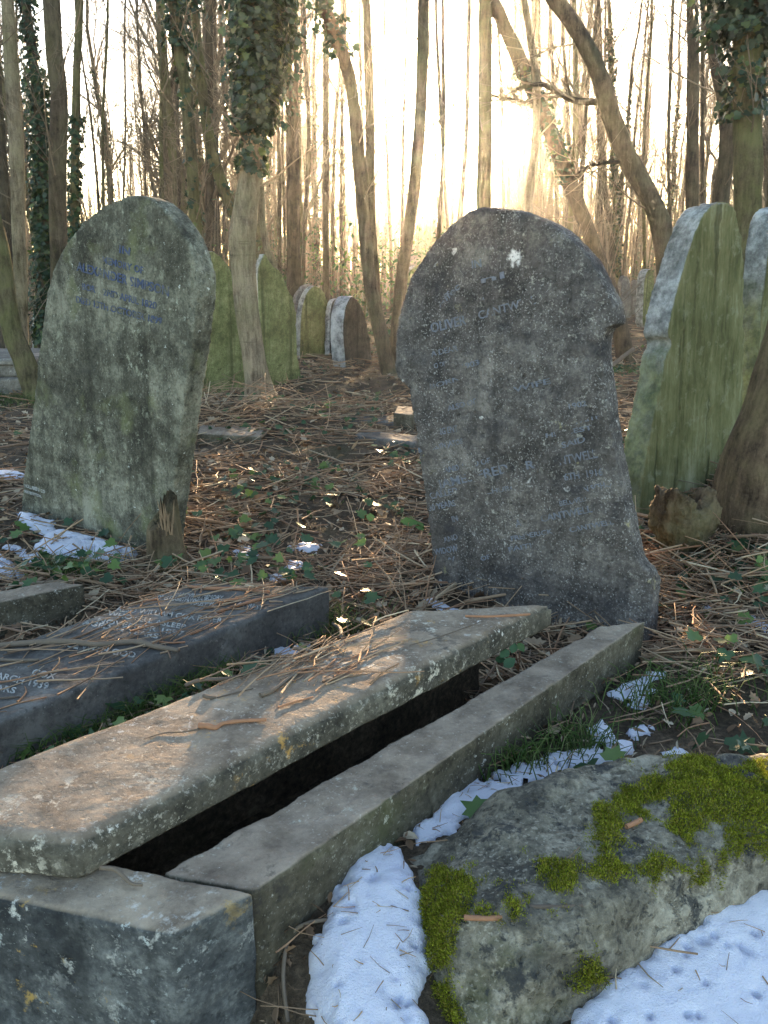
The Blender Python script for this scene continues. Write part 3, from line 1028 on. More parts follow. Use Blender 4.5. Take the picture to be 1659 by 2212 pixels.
# ------------------------------------------------------------------ the rock with moss
rock_top = [(880, 1856, .11), (994, 1800, .15), (1090, 1764, .185), (1150, 1724, .19), (1220, 1690, .2), (1280, 1663, .2), (1404, 1647, .2), (1594, 1634, .22), (1720, 1640, .22), (1800, 1720, .2),
            (1659, 1805, .17), (1570, 1845, .16), (1480, 1897, .155), (1380, 1932, .17), (1244, 1980, .185), (1140, 1992, .185), (1004, 1992, .17), (975, 2005, .15)]
rock_bot = [(878, 1862, .1), (896, 1960, .0), (920, 2090, 0), (935, 2230, 0), (1010, 2350, 0), (1256, 2228, 0), (1318, 2150, 0), (1436, 2086, 0), (1482, 2042, 0), (1514, 1996, 0), (1570, 1940, 0), (1659, 1836, 0), (1790, 1775, 0), (1810, 1715, .2), (1720, 1640, .21), (1594, 1634, .21), (1404, 1647, .19), (1280, 1663, .19), (1150, 1724, .18), (994, 1800, .15)]
rb = [onz(*p) * np.array([1, 1, 0]) for p in rock_bot]
rp = [onz(*p) for p in rock_top] + rb + [p + np.array([0, 0, -.16]) for p in rb]
rc = np.mean(np.array(rp), 0)
rc[2] = 0
bm = bmesh.new()
for p in rp:
    bm.verts.new(p - rc)
bmesh.ops.convex_hull(bm, input=bm.verts)
for v in [v for v in bm.verts if not v.link_faces]:
    bm.verts.remove(v)
rock = rough_solid(bm, "mossy_rock", M['rock'], .009, .024, dscale=5.0, smooth_it=2, seed=17, fine=.35, grow=.016)
rock.location = rc
tag(rock, "big rough squared boulder with bright green moss patches, between snow patches at the lower right", "boulder")
FOOT.append([p[:2] for p in rb])


def c8(pts):
    return [(x / 2 + 829.5, y / 2 + 1548) for x, y in pts]


MOSS = [c8(p) for p in (
    [(130, 740), (200, 690), (290, 680), (385, 695), (392, 760), (350, 840), (300, 900), (290, 1000), (270, 1060), (210, 1070), (180, 950), (150, 830)],
    [(920, 430), (940, 360), (1040, 330), (1090, 280), (1160, 270), (1250, 210), (1400, 185), (1500, 230), (1659, 225), (1760, 240), (1760, 500), (1600, 590), (1480, 620), (1420, 480), (1300, 540), (1220, 440), (1200, 370), (1100, 445), (1000, 440), (1045, 520), (980, 565), (930, 500)],
    [(870, 590), (960, 570), (1000, 620), (1100, 650), (1200, 590), (1290, 660), (1200, 700), (1080, 660), (1020, 695), (900, 640)],
    [(640, 650), (750, 640), (850, 600), (865, 680), (850, 765), (760, 775), (740, 720), (680, 735)],
    [(800, 1110), (860, 1030), (920, 1060), (950, 1150), (880, 1190), (800, 1160)],
    [(1310, 690), (1340, 580), (1400, 620), (1390, 690), (1330, 730)],
    [(230, 1150), (262, 1130), (300, 1250), (355, 1340), (240, 1340)],
    [(515, 830), (550, 812), (588, 835), (580, 868), (530, 868)], [(880, 670), (910, 652), (950, 670), (940, 705), (890, 705)],
    [(370, 840), (400, 828), (430, 845), (425, 868), (380, 868)])]
me = rock.data
nf = len(me.polygons)
cen = np.empty(nf * 3, np.float32)
me.polygons.foreach_get("center", cen)
cen = cen.reshape(-1, 3) + rc
nrm = np.empty(nf * 3, np.float32)
me.polygons.foreach_get("normal", nrm)
nrm = nrm.reshape(-1, 3)
are = np.empty(nf)
me.polygons.foreach_get("area", are)
pv = proj(cen)
facing = ((CAM - cen) * nrm).sum(1) > -.02
jit = np.stack([vnoise(cen[:, 0], cen[:, 1], 28, 5), vnoise(cen[:, 0], cen[:, 1], 28, 6)], 1) * 46
inm = np.zeros(nf)
for p in MOSS:
    q = pv + jit
    ins = in_poly(q[:, 0], q[:, 1], p) & facing
    inm = np.where(ins, np.maximum(inm, np.clip(poly_dist(q[:, 0], q[:, 1], p) / 14, .15, 1)), inm)
for p in MOSS:
    q = pv + jit * 1.4
    dd = poly_dist(q[:, 0], q[:, 1], p)
    edge_ = facing & (inm == 0) & (dd < 34) & (vnoise(cen[:, 0], cen[:, 1], 60, 9) > .04 + dd / 105)
    inm[edge_] = .12
fi = np.nonzero(inm > 0)[0]
wts = are[fi] * np.where(inm[fi] <= .12, .25, 1)
cnt = 90000
pick = rng.choice(fi, cnt, p=wts / wts.sum())
C = cen[pick] + rng.normal(0, .004, (cnt, 3))
lump = .5 + np.clip(vnoise(C[:, 0], C[:, 1], 45, 8) + .5, 0, 1)
hgt = inm[pick] * lump ** 2 * .009
Nn = nrm[pick] * .6 + np.array([0, 0, .35]) + rng.normal(0, .45, (cnt, 3))
Nn /= np.linalg.norm(Nn, axis=1, keepdims=True)
C = C + nrm[pick] * (hgt * rng.uniform(.1, 1.0, cnt))[:, None]
acc = Acc()
side = np.cross(Nn, rng.normal(size=(cnt, 3)))
side /= np.linalg.norm(side, axis=1, keepdims=True)
ln = rng.uniform(.002, .0055, cnt)[:, None]
V = np.stack([C + side * .001, C - side * .001, C + Nn * ln + side * .0004, C + Nn * ln - side * .0004], 1).reshape(-1, 3)
i4 = np.arange(cnt)[:, None] * 4
acc.add(V - rc, np.concatenate([i4, i4 + 1, i4 + 3, i4 + 2], 1))
acc.build("moss", M['moss'], parent=rock)

# ------------------------------------------------------------------ snow
def snow_patch(uv, h, label, res=.01, holes=.0, zbase=None, zm=.02, edge=.016, pits=0, group="patches of thawing snow", seed=0, name="snow_patch"):
    poly = [onz(u, v, zm)[:2] for u, v in uv]
    A = np.array(poly)
    lo, hi = A.min(0) - .04, A.max(0) + .04
    xs = np.arange(lo[0], hi[0], res)
    ys = np.arange(lo[1], hi[1], res)
    X, Y = np.meshgrid(xs, ys)
    d = poly_dist(X, Y, poly) * np.where(in_poly(X, Y, poly), 1, -1)
    s = min(1.0, .02 / max(res, .004))
    d = d + (vnoise(X, Y, 14, seed) * .04 + vnoise(X, Y, 35, seed + 7) * .03 + vnoise(X, Y, 90, seed + 1) * .02) * (.6 if h > .02 else 1.0)
    if holes:
        hn = vnoise(X, Y, 30, seed + 2) + .6 * vnoise(X, Y, 70, seed + 3)
        d = np.where(hn > .42 - holes * .4, np.minimum(d, (.42 - holes * .4 - hn) * .06), d)
    z = h * (1 - np.exp(-np.maximum(d, 0) / edge)) + h * .08 * vnoise(X, Y, 9, seed + 4) * (d > 0) + .005 * vnoise(X, Y, 45, seed + 5) + .003 * vnoise(X, Y, 110, seed + 6)
    for _ in range(pits):
        cx_, cy_ = rng.uniform(lo[0], hi[0]), rng.uniform(lo[1], hi[1])
        r = rng.uniform(.006, .012)
        z = z - rng.uniform(.006, .02) * np.exp(-((X - cx_) ** 2 + (Y - cy_) ** 2) / r ** 2)
    base = ground_z(X, Y) if zbase is None else np.full_like(X, zbase)
    z = np.where(d < 0, -.03, z)
    Z = base + z
    ny, nx = X.shape
    idx = np.arange(nx * ny).reshape(ny, nx)
    ok = d > -res * 1.5
    cell = ok[:-1, :-1] & ok[:-1, 1:] & ok[1:, 1:] & ok[1:, :-1]
    Q = np.stack([idx[:-1, :-1], idx[:-1, 1:], idx[1:, 1:], idx[1:, :-1]], -1)[cell]
    if not len(Q):
        return None
    used, inv = np.unique(Q, return_inverse=True)
    V = np.stack([X, Y, Z], -1).reshape(-1, 3)[used]
    c = V.mean(0)
    o = mesh_np(name, V - c, inv.reshape(-1, 4), None, M['snow'], loc=c)
    tag(o, label, "snow", group)
    SNOW.append(poly)
    return o


SNOW = []
snow_patch([(820, 1842), (780, 1862), (740, 1908), (715, 1948), (722, 2008), (700, 2043), (665, 2093), (640, 2138), (655, 2168), (675, 2212), (690, 2300), (935, 2300), (928, 2212), (930, 2148), (925, 2108), (922, 2048), (910, 2003), (887, 1963), (880, 1908), (845, 1878)],
           .034, "pitted tongue of snow between the grave's corner block and the mossy boulder", zm=.04, res=.006, pits=75, seed=3)
snow_patch([(1730, 1770), (1659, 1822), (1630, 1878), (1565, 1936), (1540, 1960), (1502, 1992), (1472, 2040), (1432, 2082), (1387, 2112), (1312, 2147), (1280, 2180), (1235, 2216), (1190, 2330), (1900, 2330), (1950, 1800)],
           .04, "broad white snow sheet in the lower right corner below the mossy boulder", res=.007, pits=170, seed=5)
snow_patch([(877, 1788), (905, 1823), (975, 1805), (985, 1772), (1050, 1750), (1100, 1738), (1160, 1695), (1245, 1670), (1330, 1645), (1380, 1630), (1365, 1600), (1330, 1600), (1300, 1555), (1276, 1578), (1288, 1603), (1200, 1623), (1150, 1643), (1105, 1645), (1085, 1665), (1020, 1693), (980, 1708), (940, 1723), (930, 1753)],
           .022, "long ragged strip of snow lying along the kerb above the mossy boulder", zm=.115, res=.006, holes=.12, seed=8)
snow_patch([(1320, 1500), (1335, 1480), (1400, 1450), (1440, 1450), (1430, 1480), (1402, 1500), (1412, 1522), (1370, 1535), (1340, 1522)], .012, "icy thin snow remnant beside the far end of the kerb", zm=.115, res=.007, holes=.3, seed=9)
snow_patch([(1358, 1575), (1390, 1560), (1418, 1568), (1415, 1590), (1380, 1595)], .018, "small round snow clump just right of the long strip's far end", zm=.115, res=.007, holes=.1, seed=10)
snow_patch([(34, 1096), (75, 1102), (118, 1118), (118, 1138), (80, 1140), (45, 1122)], .025, "small snow wedge at the left corner of the greenish headstone's foot", res=.01, holes=.15, seed=11)
snow_patch([(72, 1172), (100, 1140), (130, 1133), (180, 1143), (230, 1157), (298, 1178), (282, 1198), (247, 1210), (220, 1193), (150, 1183), (100, 1182)], .035, "white snow drift along the foot of the tall greenish headstone", res=.009, holes=.1, seed=12)
snow_patch([(12, 1172), (40, 1165), (88, 1190), (80, 1205), (45, 1200)], .015, "thin snow scrap in dark litter left of the drift by the greenish headstone", res=.01, holes=.3, seed=13)
snow_patch([(-60, 1185), (0, 1195), (30, 1212), (58, 1230), (30, 1240), (0, 1238), (-60, 1225)], .03, "snow lump at the left edge above the pale low kerb", res=.01, holes=.1, seed=14)
snow_patch([(-40, 1006), (30, 1003), (55, 1010), (30, 1022), (-40, 1022)], .03, "farther snow streak at the left edge beside the greenish headstone", res=.016, seed=15)
snow_patch([(508, 1180), (535, 1168), (555, 1178), (540, 1192), (515, 1192)], .02, "little snow dab in the twigs right of the broken stump", res=.01, holes=.15, seed=16)
snow_patch([(625, 1165), (655, 1155), (692, 1162), (690, 1178), (650, 1176)], .018, "upper of two snow scraps in the twig litter left of the dark headstone", res=.01, holes=.25, seed=17)
snow_patch([(568, 1222), (600, 1210), (625, 1190), (655, 1190), (645, 1210), (620, 1225), (585, 1232)], .018, "lower trailing snow scrap in the twig litter left of the dark headstone", res=.01, holes=.3, seed=18)
snow_patch([(915, 1290), (940, 1286), (972, 1305), (1005, 1312), (1000, 1325), (945, 1320)], .022, "snow remnant at the bottom left corner of the dark pitted headstone", res=.008, holes=.15, seed=19)
snow_patch([(1522, 1262), (1545, 1262), (1568, 1280), (1562, 1292), (1535, 1285)], .02, "small bluish snow fleck among ivy to the right of the dark pitted headstone", zm=.115, res=.009, holes=.1, seed=20)
snow_patch([(598, 1392), (630, 1375), (668, 1372), (650, 1395), (612, 1412)], .02, "icy snow in the gap between the lettered slab and the narrow slab", res=.008, holes=.3, seed=21)
snow_patch([(243, 1532), (262, 1522), (278, 1530), (268, 1545), (248, 1545)], .02, "small snow bit in the grass beside the lettered slab", res=.007, seed=22)
snow_patch([(-20, 1605), (30, 1592), (62, 1600), (40, 1618), (-20, 1632)], .02, "snow clump in the grass at the left edge beside the narrow slab", res=.008, holes=.2, seed=23)
snow_patch([(1590, 1322), (1625, 1330), (1659, 1350), (1700, 1370), (1659, 1372), (1615, 1352)], .015, "snow sliver at the right edge under fallen branches", zm=.115, res=.01, holes=.2, seed=24)
snow_patch([(1425, 1620), (1460, 1608), (1495, 1618), (1480, 1630), (1440, 1632)], .012, "thin icy patch among brown leaves just above the boulder", zm=.115, res=.008, holes=.25, seed=25)

# ------------------------------------------------------------------ trees
TWIG_FINE = .004


def branchlets(acc, paths, radii, n_per, length, ang, rad_f, S=4, k=3, up=.35, jit=.25, lo=.2, hi=1.0):
    """children of (N,S,3) paths"""
    N, S0, _ = paths.shape
    t = rng.uniform(lo, hi, (N, n_per))
    f = t * (S0 - 1)
    i = np.minimum(f.astype(int), S0 - 2)
    fr = (f - i)[..., None]
    ar = np.arange(N)[:, None]
    st = paths[ar, i] * (1 - fr) + paths[ar, i + 1] * fr
    dr = paths[ar, i + 1] - paths[ar, i]
    dr /= np.linalg.norm(dr, axis=2, keepdims=True) + 1e-9
    r0 = radii[ar, i] * (1 - fr[..., 0]) + radii[ar, i + 1] * fr[..., 0]
    rv = rng.normal(size=(N, n_per, 3))
    pe = np.cross(dr, rv)
    pe /= np.linalg.norm(pe, axis=2, keepdims=True) + 1e-9
    a = R(1) * rng.uniform(ang[0], ang[1], (N, n_per, 1))
    d = dr * np.cos(a) + pe * np.sin(a)
    L = rng.uniform(length[0], length[1], (N, n_per, 1)) * (1.15 - .6 * t[..., None])
    pts = [st]
    p = st
    for s in range(S - 1):
        d = d + np.array([0, 0, up * .4]) + rng.normal(0, jit * .5, d.shape)
        d = d / np.linalg.norm(d, axis=2, keepdims=True)
        p = p + d * L / (S - 1)
        pts.append(p)
    P = np.stack(pts, 2).reshape(-1, S, 3)
    taper = np.linspace(1, .35, S)
    rr = (np.minimum(r0 * rad_f, .06 + r0 * .3)).reshape(-1, 1) * taper
    rr = np.maximum(rr, TWIG_FINE * .6)
    acc.tubes(P, rr, k)
    return P, rr


def grow_crown(acc, path, rad, n1=14, n2=5, n3=5, l1=(1.2, 2.8), l2=(.5, 1.2), l3=(.25, .6), lo=.35, ang1=(25, 60)):
    P0 = np.asarray(path)[None]
    R0 = np.asarray(rad)[None]
    P1, r1 = branchlets(acc, P0, R0, n1, l1, ang1, .45, S=6, k=4, up=.35, lo=lo)
    P2, r2 = branchlets(acc, P1, r1, n2, l2, (25, 60), .6, S=4, k=3, up=.3)
    if n3:
        branchlets(acc, P2, r2, n3, l3, (20, 60), .6, S=3, k=3, up=.2)


def catmull(pts, n):
    pts = np.asarray(pts, float)
    P = np.concatenate([[2 * pts[0] - pts[1]], pts, [2 * pts[-1] - pts[-2]]])
    m = len(pts) - 1
    out = []
    for s in np.linspace(0, m, n):
        i = min(int(s), m - 1)
        t = s - i
        p0, p1, p2, p3 = P[i], P[i + 1], P[i + 2], P[i + 3]
        out.append(.5 * ((2 * p1) + (-p0 + p2) * t + (2 * p0 - 5 * p1 + 4 * p2 - p3) * t * t + (-p0 + 3 * p1 - 3 * p2 + p3) * t ** 3))
    return np.array(out)


def trunk_tube(acc, P, rad, k=14, lump=.06, seed=0.0):
    n0 = acc.n
    acc.tubes(P[None], rad[None], k, cap=True)
    V = acc.V[-1]
    S = len(P)
    ctr = np.repeat(P, k, 0)
    d = V - ctr
    f = 1 + lump * 2 * fbm(V * np.array([1, 1, .35]), 5.0, 3, seed)
    acc.V[-1] = ctr + d * f[:, None]


def ivy_on(acc, P, rad, n, s0, s1, spread, size=(.03, .088), bulge=None, droop=.3):
    S = len(P)
    t = rng.uniform(s0, s1, n) * (S - 1)
    i = np.minimum(t.astype(int), S - 2)
    fr = (t - i)[:, None]
    C = P[i] * (1 - fr) + P[i + 1] * fr
    r = rad[i] * (1 - fr[:, 0]) + rad[i + 1] * fr[:, 0]
    th = rng.uniform(0, 2 * np.pi, n)
    out = np.stack([np.cos(th), np.sin(th), np.zeros(n)], 1)
    clump = np.clip(vnoise(th * 1.2, C[:, 2] * 2.2, 1.5, 3) + .6, 0.1, 1.1)
    off = r * 1.02 + rng.beta(1.2, 2.2, n) * spread * clump
    C = C + out * off[:, None]
    Nn = out + np.array([0, 0, .35]) + rng.normal(0, .45, (n, 3))
    acc.leaves(C, Nn, rng.uniform(size[0], size[1], n), IVY, rot=np.cross(Nn, np.array([0, 0, 1.]) + rng.normal(0, .35, (n, 3))), fold=.2)


def traced_tree(px, y, mat, label, ivy=(), crown=(10, 5, 5), top=11.0, k=14, base_flare=1.35, lo=.5, group=None, name="bare_tree", branches=(), lump=.06, ang1=(25, 60), l1=(1.2, 2.8), base_z=None):
    """px: (u, v, width px) from top to bottom; stands in the vertical plane at distance y (or (y_top, y_base))"""
    pts, rad = [], []
    for (u, v, wd) in px[::-1]:
        p = ony(u, v, y)
        pts.append(p)
        rad.append(wd * .5 * depth(p) / F)
    b = pts[0].copy()
    g = float(ground_z(b[0], b[1]))
    if b[2] > g + .05:
        d = (pts[0] - pts[1]) if len(pts) > 1 else np.array([0, 0, -1.])
        d = d / max(1e-3, -d[2])
        e = b + d * (b[2] - g)
        e[0] = b[0] + np.clip(e[0] - b[0], -.5, .5)
        e[2] = g
        pts.insert(0, e)
        rad.insert(0, rad[0] * 1.05)
    pts.insert(0, pts[0] + np.array([0, 0, -.12]))
    rad.insert(0, rad[0] * base_flare)
    # carry on upwards out of the frame
    n_in = len(pts)
    tp, pv_ = pts[-1], pts[-2]
    d = tp - pv_
    d = d / np.linalg.norm(d)
    L = max(0, top - tp[2])
    q = tp
    for j in range(4):
        d = d + np.array([rng.normal(0, .05), rng.normal(0, .05), .18])
        d /= np.linalg.norm(d)
        q = q + d * L / 4
        pts.append(q)
        rad.append(max(.012, rad[n_in - 1] * (1 - .23 * (j + 1))))
    S = 60
    Pd = catmull(pts, 240)
    rd = np.interp(np.linspace(0, len(pts) - 1, 240), np.arange(len(pts)), rad)
    arc = np.concatenate([[0], np.cumsum(np.linalg.norm(np.diff(Pd, axis=0), axis=1))])
    sa = np.linspace(0, arc[-1], S)
    P = np.stack([np.interp(sa, arc, Pd[:, i]) for i in range(3)], 1)
    rr = np.interp(sa, arc, rd)
    loc = P[0] + np.array([0, 0, .12])
    root = empty(name, loc, label, "tree", group)
    a = Acc()
    trunk_tube(a, P, rr, k, lump, seed=loc[0])
    for bp, bw in branches:
        q = np.array([ony(u, v, yy) for (u, v, yy) in bp])
        q = catmull(q, 14)
        wv = np.linspace(bw[0], bw[1], 14) * .5 * y / F
        a.tubes(q[None], wv[None], 7)
    a.build("trunk", mat, parent=root, loc=loc)
    if crown:
        a = Acc()
        grow_crown(a, P, rr, *crown, lo=lo, ang1=ang1, l1=l1)
        P1, r1 = branchlets(a, P[None], np.minimum(rr, .06)[None] * .16, 8, (.5, 1.5), (35, 75), 1.0, S=6, k=4, up=.25, lo=.16, hi=.5)
        P2, r2 = branchlets(a, P1, r1, 4, (.25, .7), (25, 60), .6, S=4)
        branchlets(a, P2, r2, 3, (.12, .35), (25, 60), .7, S=3)
        for bp, bw in branches:
            q = catmull(np.array([ony(u, v, yy) for (u, v, yy) in bp]), 8)
            P2, r2 = branchlets(a, q[None], np.linspace(bw[0], bw[1], 8)[None] * .5 * y / F, 10, (.3, .9), (25, 60), .5, S=4)
            branchlets(a, P2, r2, 4, (.15, .4), (25, 60), .6, S=3)
        a.build("crown", M['crown'], parent=root, loc=loc)
    if ivy:
        a = Acc()
        for (n, z0, z1, spread) in ivy:
            zs = P[:, 2]
            s0 = np.interp(z0, zs, np.linspace(0, 1, S))
            s1 = np.interp(z1, zs, np.linspace(0, 1, S))
            ivy_on(a, P, rr, n, s0, s1, spread)
        a.build("ivy", M['ivy'], parent=root, loc=loc)
    return root


def zat(v, y):
    return float(ony(829, v, y)[2])


traced_tree([(16, 0, 27), (25, 150, 29), (35, 300, 31), (40, 450, 31), (43, 550, 30), (46, 690, 30)], 9.5, M['bark_pale'], "slim pale ringed trunk second from the left edge, beside a leaning one")
traced_tree([(-40, 380, 30), (0, 535, 38), (22, 700, 44), (52, 780, 46), (76, 845, 52)], 9.0, M['bark_moss'], "stout trunk leaning in from the left edge to the foot of the greenish headstone")
traced_tree([(110, 0, 36), (118, 125, 36), (128, 200, 36), (127, 300, 37), (124, 400, 37), (127, 560, 36), (130, 760, 38)], 9.8, M['bark_grey'], "smooth straight grey brown trunk rising behind the left shoulder of the greenish headstone")
traced_tree([(172, 0, 16), (166, 150, 17), (163, 300, 18), (160, 520, 19)], 12, M['bark_moss'], "thin mossy trunk with ivy beside the smooth straight trunk on the left", ivy=[(500, zat(600, 12), zat(250, 12), .18)])
traced_tree([(55, 0, 20), (70, 120, 22), (88, 300, 24), (95, 600, 26), (96, 740, 28)], 12.5, M['bark_dark'], "trunk cloaked in dense green ivy between two bare trunks at the left",
            ivy=[(3200, zat(740, 12.5), zat(150, 12.5), .27), (700, zat(150, 12.5), zat(-250, 12.5), .2)])
traced_tree([(12, 560, 30), (14, 790, 34)], 13, M['bark_dark'], "dark trunk low at the left edge behind the stepped tomb", crown=None, top=9)
# the pale trunk with the ivy head
traced_tree([(560, -120, 48), (562, 0, 50), (562, 100, 52), (560, 200, 50), (551, 290, 44), (540, 380, 46), (530, 450, 50), (524, 500, 60), (523, 525, 58), (528, 600, 53), (537, 690, 50), (549, 770, 50), (560, 835, 60), (568, 872, 84)],
            ony(565, 862, 1)[1] * 8.35, M['bark_pale'], "pale crooked trunk with a bushy head of dark ivy, standing between the two green headstones", base_flare=1.5,
            ivy=[(4600, zat(285, 8.35), zat(-60, 8.35), .36), (300, zat(380, 8.35), zat(240, 8.35), .12), (2200, zat(-60, 8.35), zat(-500, 8.35), .45)], top=10, lump=.09)
traced_tree([(553, 300, 13), (563, 400, 14), (567, 480, 15), (575, 530, 16), (590, 575, 17), (600, 700, 20)], 12, M['bark_pale'], "slender whitish bent trunk showing just behind the pale crooked trunk")
traced_tree([(626, -50, 26), (628, 80, 27), (632, 300, 28), (634, 500, 29), (636, 640, 34), (637, 700, 40)], 14, M['bark_dark'], "straight dark trunk rising behind the low yellow green headstone", ivy=[(350, zat(250, 14), zat(-150, 14), .2)])
traced_tree([(372, -30, 22), (385, 100, 23), (402, 200, 24), (410, 300, 25), (418, 420, 26), (425, 560, 28)], 11, M['bark_moss'], "mossy upright trunk with hanging ivy behind the peak of the greenish headstone",
            ivy=[(900, zat(110, 11), zat(-300, 11), .34), (110, zat(520, 11), zat(130, 11), .06)])
traced_tree([(415, -20, 20), (425, 80, 22), (440, 220, 23), (452, 300, 24), (470, 370, 25), (492, 430, 26), (512, 480, 27), (530, 600, 30)], 11.6, M['bark_moss'], "trunk sweeping right into the pale crooked one, ivy near its top", ivy=[(600, zat(40, 11.6), zat(-300, 11.6), .34), (90, zat(480, 11.6), zat(120, 11.6), .05)])
traced_tree([(686, -60, 25), (697, 0, 26), (725, 80, 27), (755, 165, 28), (771, 300, 28), (783, 450, 28), (801, 620, 29), (822, 720, 31), (838, 795, 36)], 10.2, M['bark_grey'], "left of twin slim trunks crossing beside the thick grey headstone", ivy=[(700, zat(120, 10.2), zat(-300, 10.2), .3)])
traced_tree([(788, -40, 18), (795, 130, 20), (800, 300, 21), (799, 420, 21), (806, 560, 22), (818, 690, 23), (829, 765, 26)], 11, M['bark_grey'], "right of twin slim trunks beside the thick grey headstone")
traced_tree([(916, -60, 25), (914, 60, 26), (910, 200, 26), (903, 320, 26), (893, 420, 26), (884, 490, 27), (870, 580, 27), (860, 690, 28), (856, 775, 33)], 10.6, M['bark_grey'], "trunk leaning in front of the sun's left side, next to the dark headstone")
traced_tree([(1049, -60, 29), (1048, 100, 30), (1047, 300, 31), (1045, 460, 32), (1044, 700, 36)], 12.5, M['bark_moss'], "straight stout trunk just right of the sun, above the dark headstone's apex")
traced_tree([(1128, -40, 14), (1142, 60, 15), (1156, 150, 16), (1160, 210, 16), (1154, 330, 17), (1142, 450, 18), (1138, 700, 22)], 12, M['bark_pale'], "pale thin wavy trunk rising behind the dark headstone's right shoulder")
traced_tree([(1165, -60, 34), (1200, 0, 34), (1245, 62, 35), (1290, 150, 37), (1320, 250, 39), (1350, 330, 40), (1395, 410, 42), (1424, 470, 44), (1440, 560, 48), (1448, 700, 54)], 9.5, M['bark_grey'],
            "thick trunk curving down from upper left to behind the flaking mossy headstone", lump=.08,
            branches=[([(1300, 220, 9.5), (1262, 220, 9.6), (1228, 213, 9.7), (1190, 190, 9.7), (1160, 182, 9.8), (1110, 195, 10)], (15, 7)),
                      ([(1340, 350, 9.5), (1300, 352, 9.3), (1265, 362, 9.2), (1245, 392, 9.2)], (8, 4))])
traced_tree([(1040, -60, 24), (1078, 30, 27), (1105, 90, 29), (1130, 150, 31), (1165, 225, 31), (1190, 285, 31), (1230, 395, 32), (1265, 485, 31), (1300, 575, 30), (1330, 660, 30), (1346, 745, 38)], 12.6, M['bark_dark'],
            "dark trunk slanting down behind the dark headstone's right shoulder", ivy=[(420, zat(400, 12.6), zat(150, 12.6), .16)],
            branches=[([(1225, 395, 12.6), (1255, 372, 12.4), (1290, 355, 12.2), (1335, 352, 12.2)], (10, 4)), ([(1180, 250, 12.6), (1140, 225, 12.6), (1100, 215, 12.6), (1060, 205, 12.8)], (12, 5))])
traced_tree([(1496, -60, 24), (1497, 100, 25), (1496, 300, 26), (1495, 440, 27), (1495, 700, 30)], 13, M['bark_dark'], "straight dark trunk above the top of the flaking mossy headstone")
traced_tree([(1535, 60, 26), (1548, 140, 28), (1565, 220, 31), (1572, 300, 33), (1566, 370, 33), (1556, 440, 34), (1550, 700, 40)], 10, M['bark_dark'], "curved dark trunk hugging the massive ivy topped trunk", crown=(6, 4, 4))
traced_tree([(1608, -100, 58), (1612, 0, 58), (1614, 150, 60), (1615, 300, 60), (1616, 440, 60), (1618, 700, 66)], 7.6, M['bark_moss'], "massive furrowed upright trunk with ivy overhead at the upper right",
            ivy=[(2400, zat(90, 7.6), zat(-250, 7.6), .75), (350, zat(260, 7.6), zat(60, 7.6), .3)], top=10, lump=.1, crown=(8, 4, 4))
traced_tree([(1318, 60, 10), (1322, 200, 11), (1326, 330, 12), (1330, 480, 13), (1334, 690, 15)], 24, M['bark_moss'], "thin trunk wrapped in ivy right of the slanting dark trunk", ivy=[(1500, zat(420, 24), zat(60, 24), .2), (700, zat(600, 24), zat(380, 24), .22)])
traced_tree([(1300, 300, 14), (1308, 420, 14), (1322, 520, 16), (1326, 690, 17)], 24, M['bark_grey'], "pale forked trunk behind the distant narrow headstones")

thin = [(957, 944, 9, 19), (1014, 987, 12, 17), (1240, 1226, 13, 17), (1520, 1516, 10, 18), (705, 704, 15, 16), (662, 655, 10, 20), (465, 468, 10, 19), (350, 352, 10, 20), (1075, 1088, 9, 22), (1190, 1206, 9, 24), (1405, 1392, 8, 27), (1455, 1448, 8, 24), (880, 868, 8, 25), (985, 978, 6, 30), (1110, 1100, 7, 28), (1290, 1284, 8, 27), (835, 845, 7, 27), (745, 738, 8, 24), (598, 604, 9, 22), (232, 228, 7, 23), (300, 318, 5, 28), (275, 262, 5, 30)]
for k in range(36):
    u_ = rng.uniform(0, 1659)
    if 1325 < u_ < 1420:
        continue
    if 185 < u_ < 335:
        continue
    thin.append((u_, u_ + rng.normal(0, 22), rng.uniform(4.5, 9.5), rng.uniform(19, 36)))
for (u0, u1, w_, y_) in thin:
    m_ = (u0 + u1) / 2 + rng.normal(0, 5)
    cor = abs((ony((u0 + u1) / 2, 262, y_)[0]) - y_ * sd[0] / sd[1]) < 2.2
    traced_tree([(u0, -80, w_ * .8), (u0 + rng.normal(0, 3), 60, w_ * .85), (m_, 300, w_ * .95), (u1, 560, w_), (u1 + rng.normal(0, 2), 640, w_ * 1.1)], y_, M[('bark_grey', 'bark_dark', 'bark_moss', 'bark_grey')[int(rng.integers(4))]],
                "slender leafless tree in the crowded wood behind the graves", top=rng.uniform(11, 15), k=8, lump=.04, lo=.78 if cor else .28, crown=(6, 4, 4) if cor else (14, 6, 5), group="leafless trees crowding the wood", l1=(.8, 2.2), ang1=(18, 45))

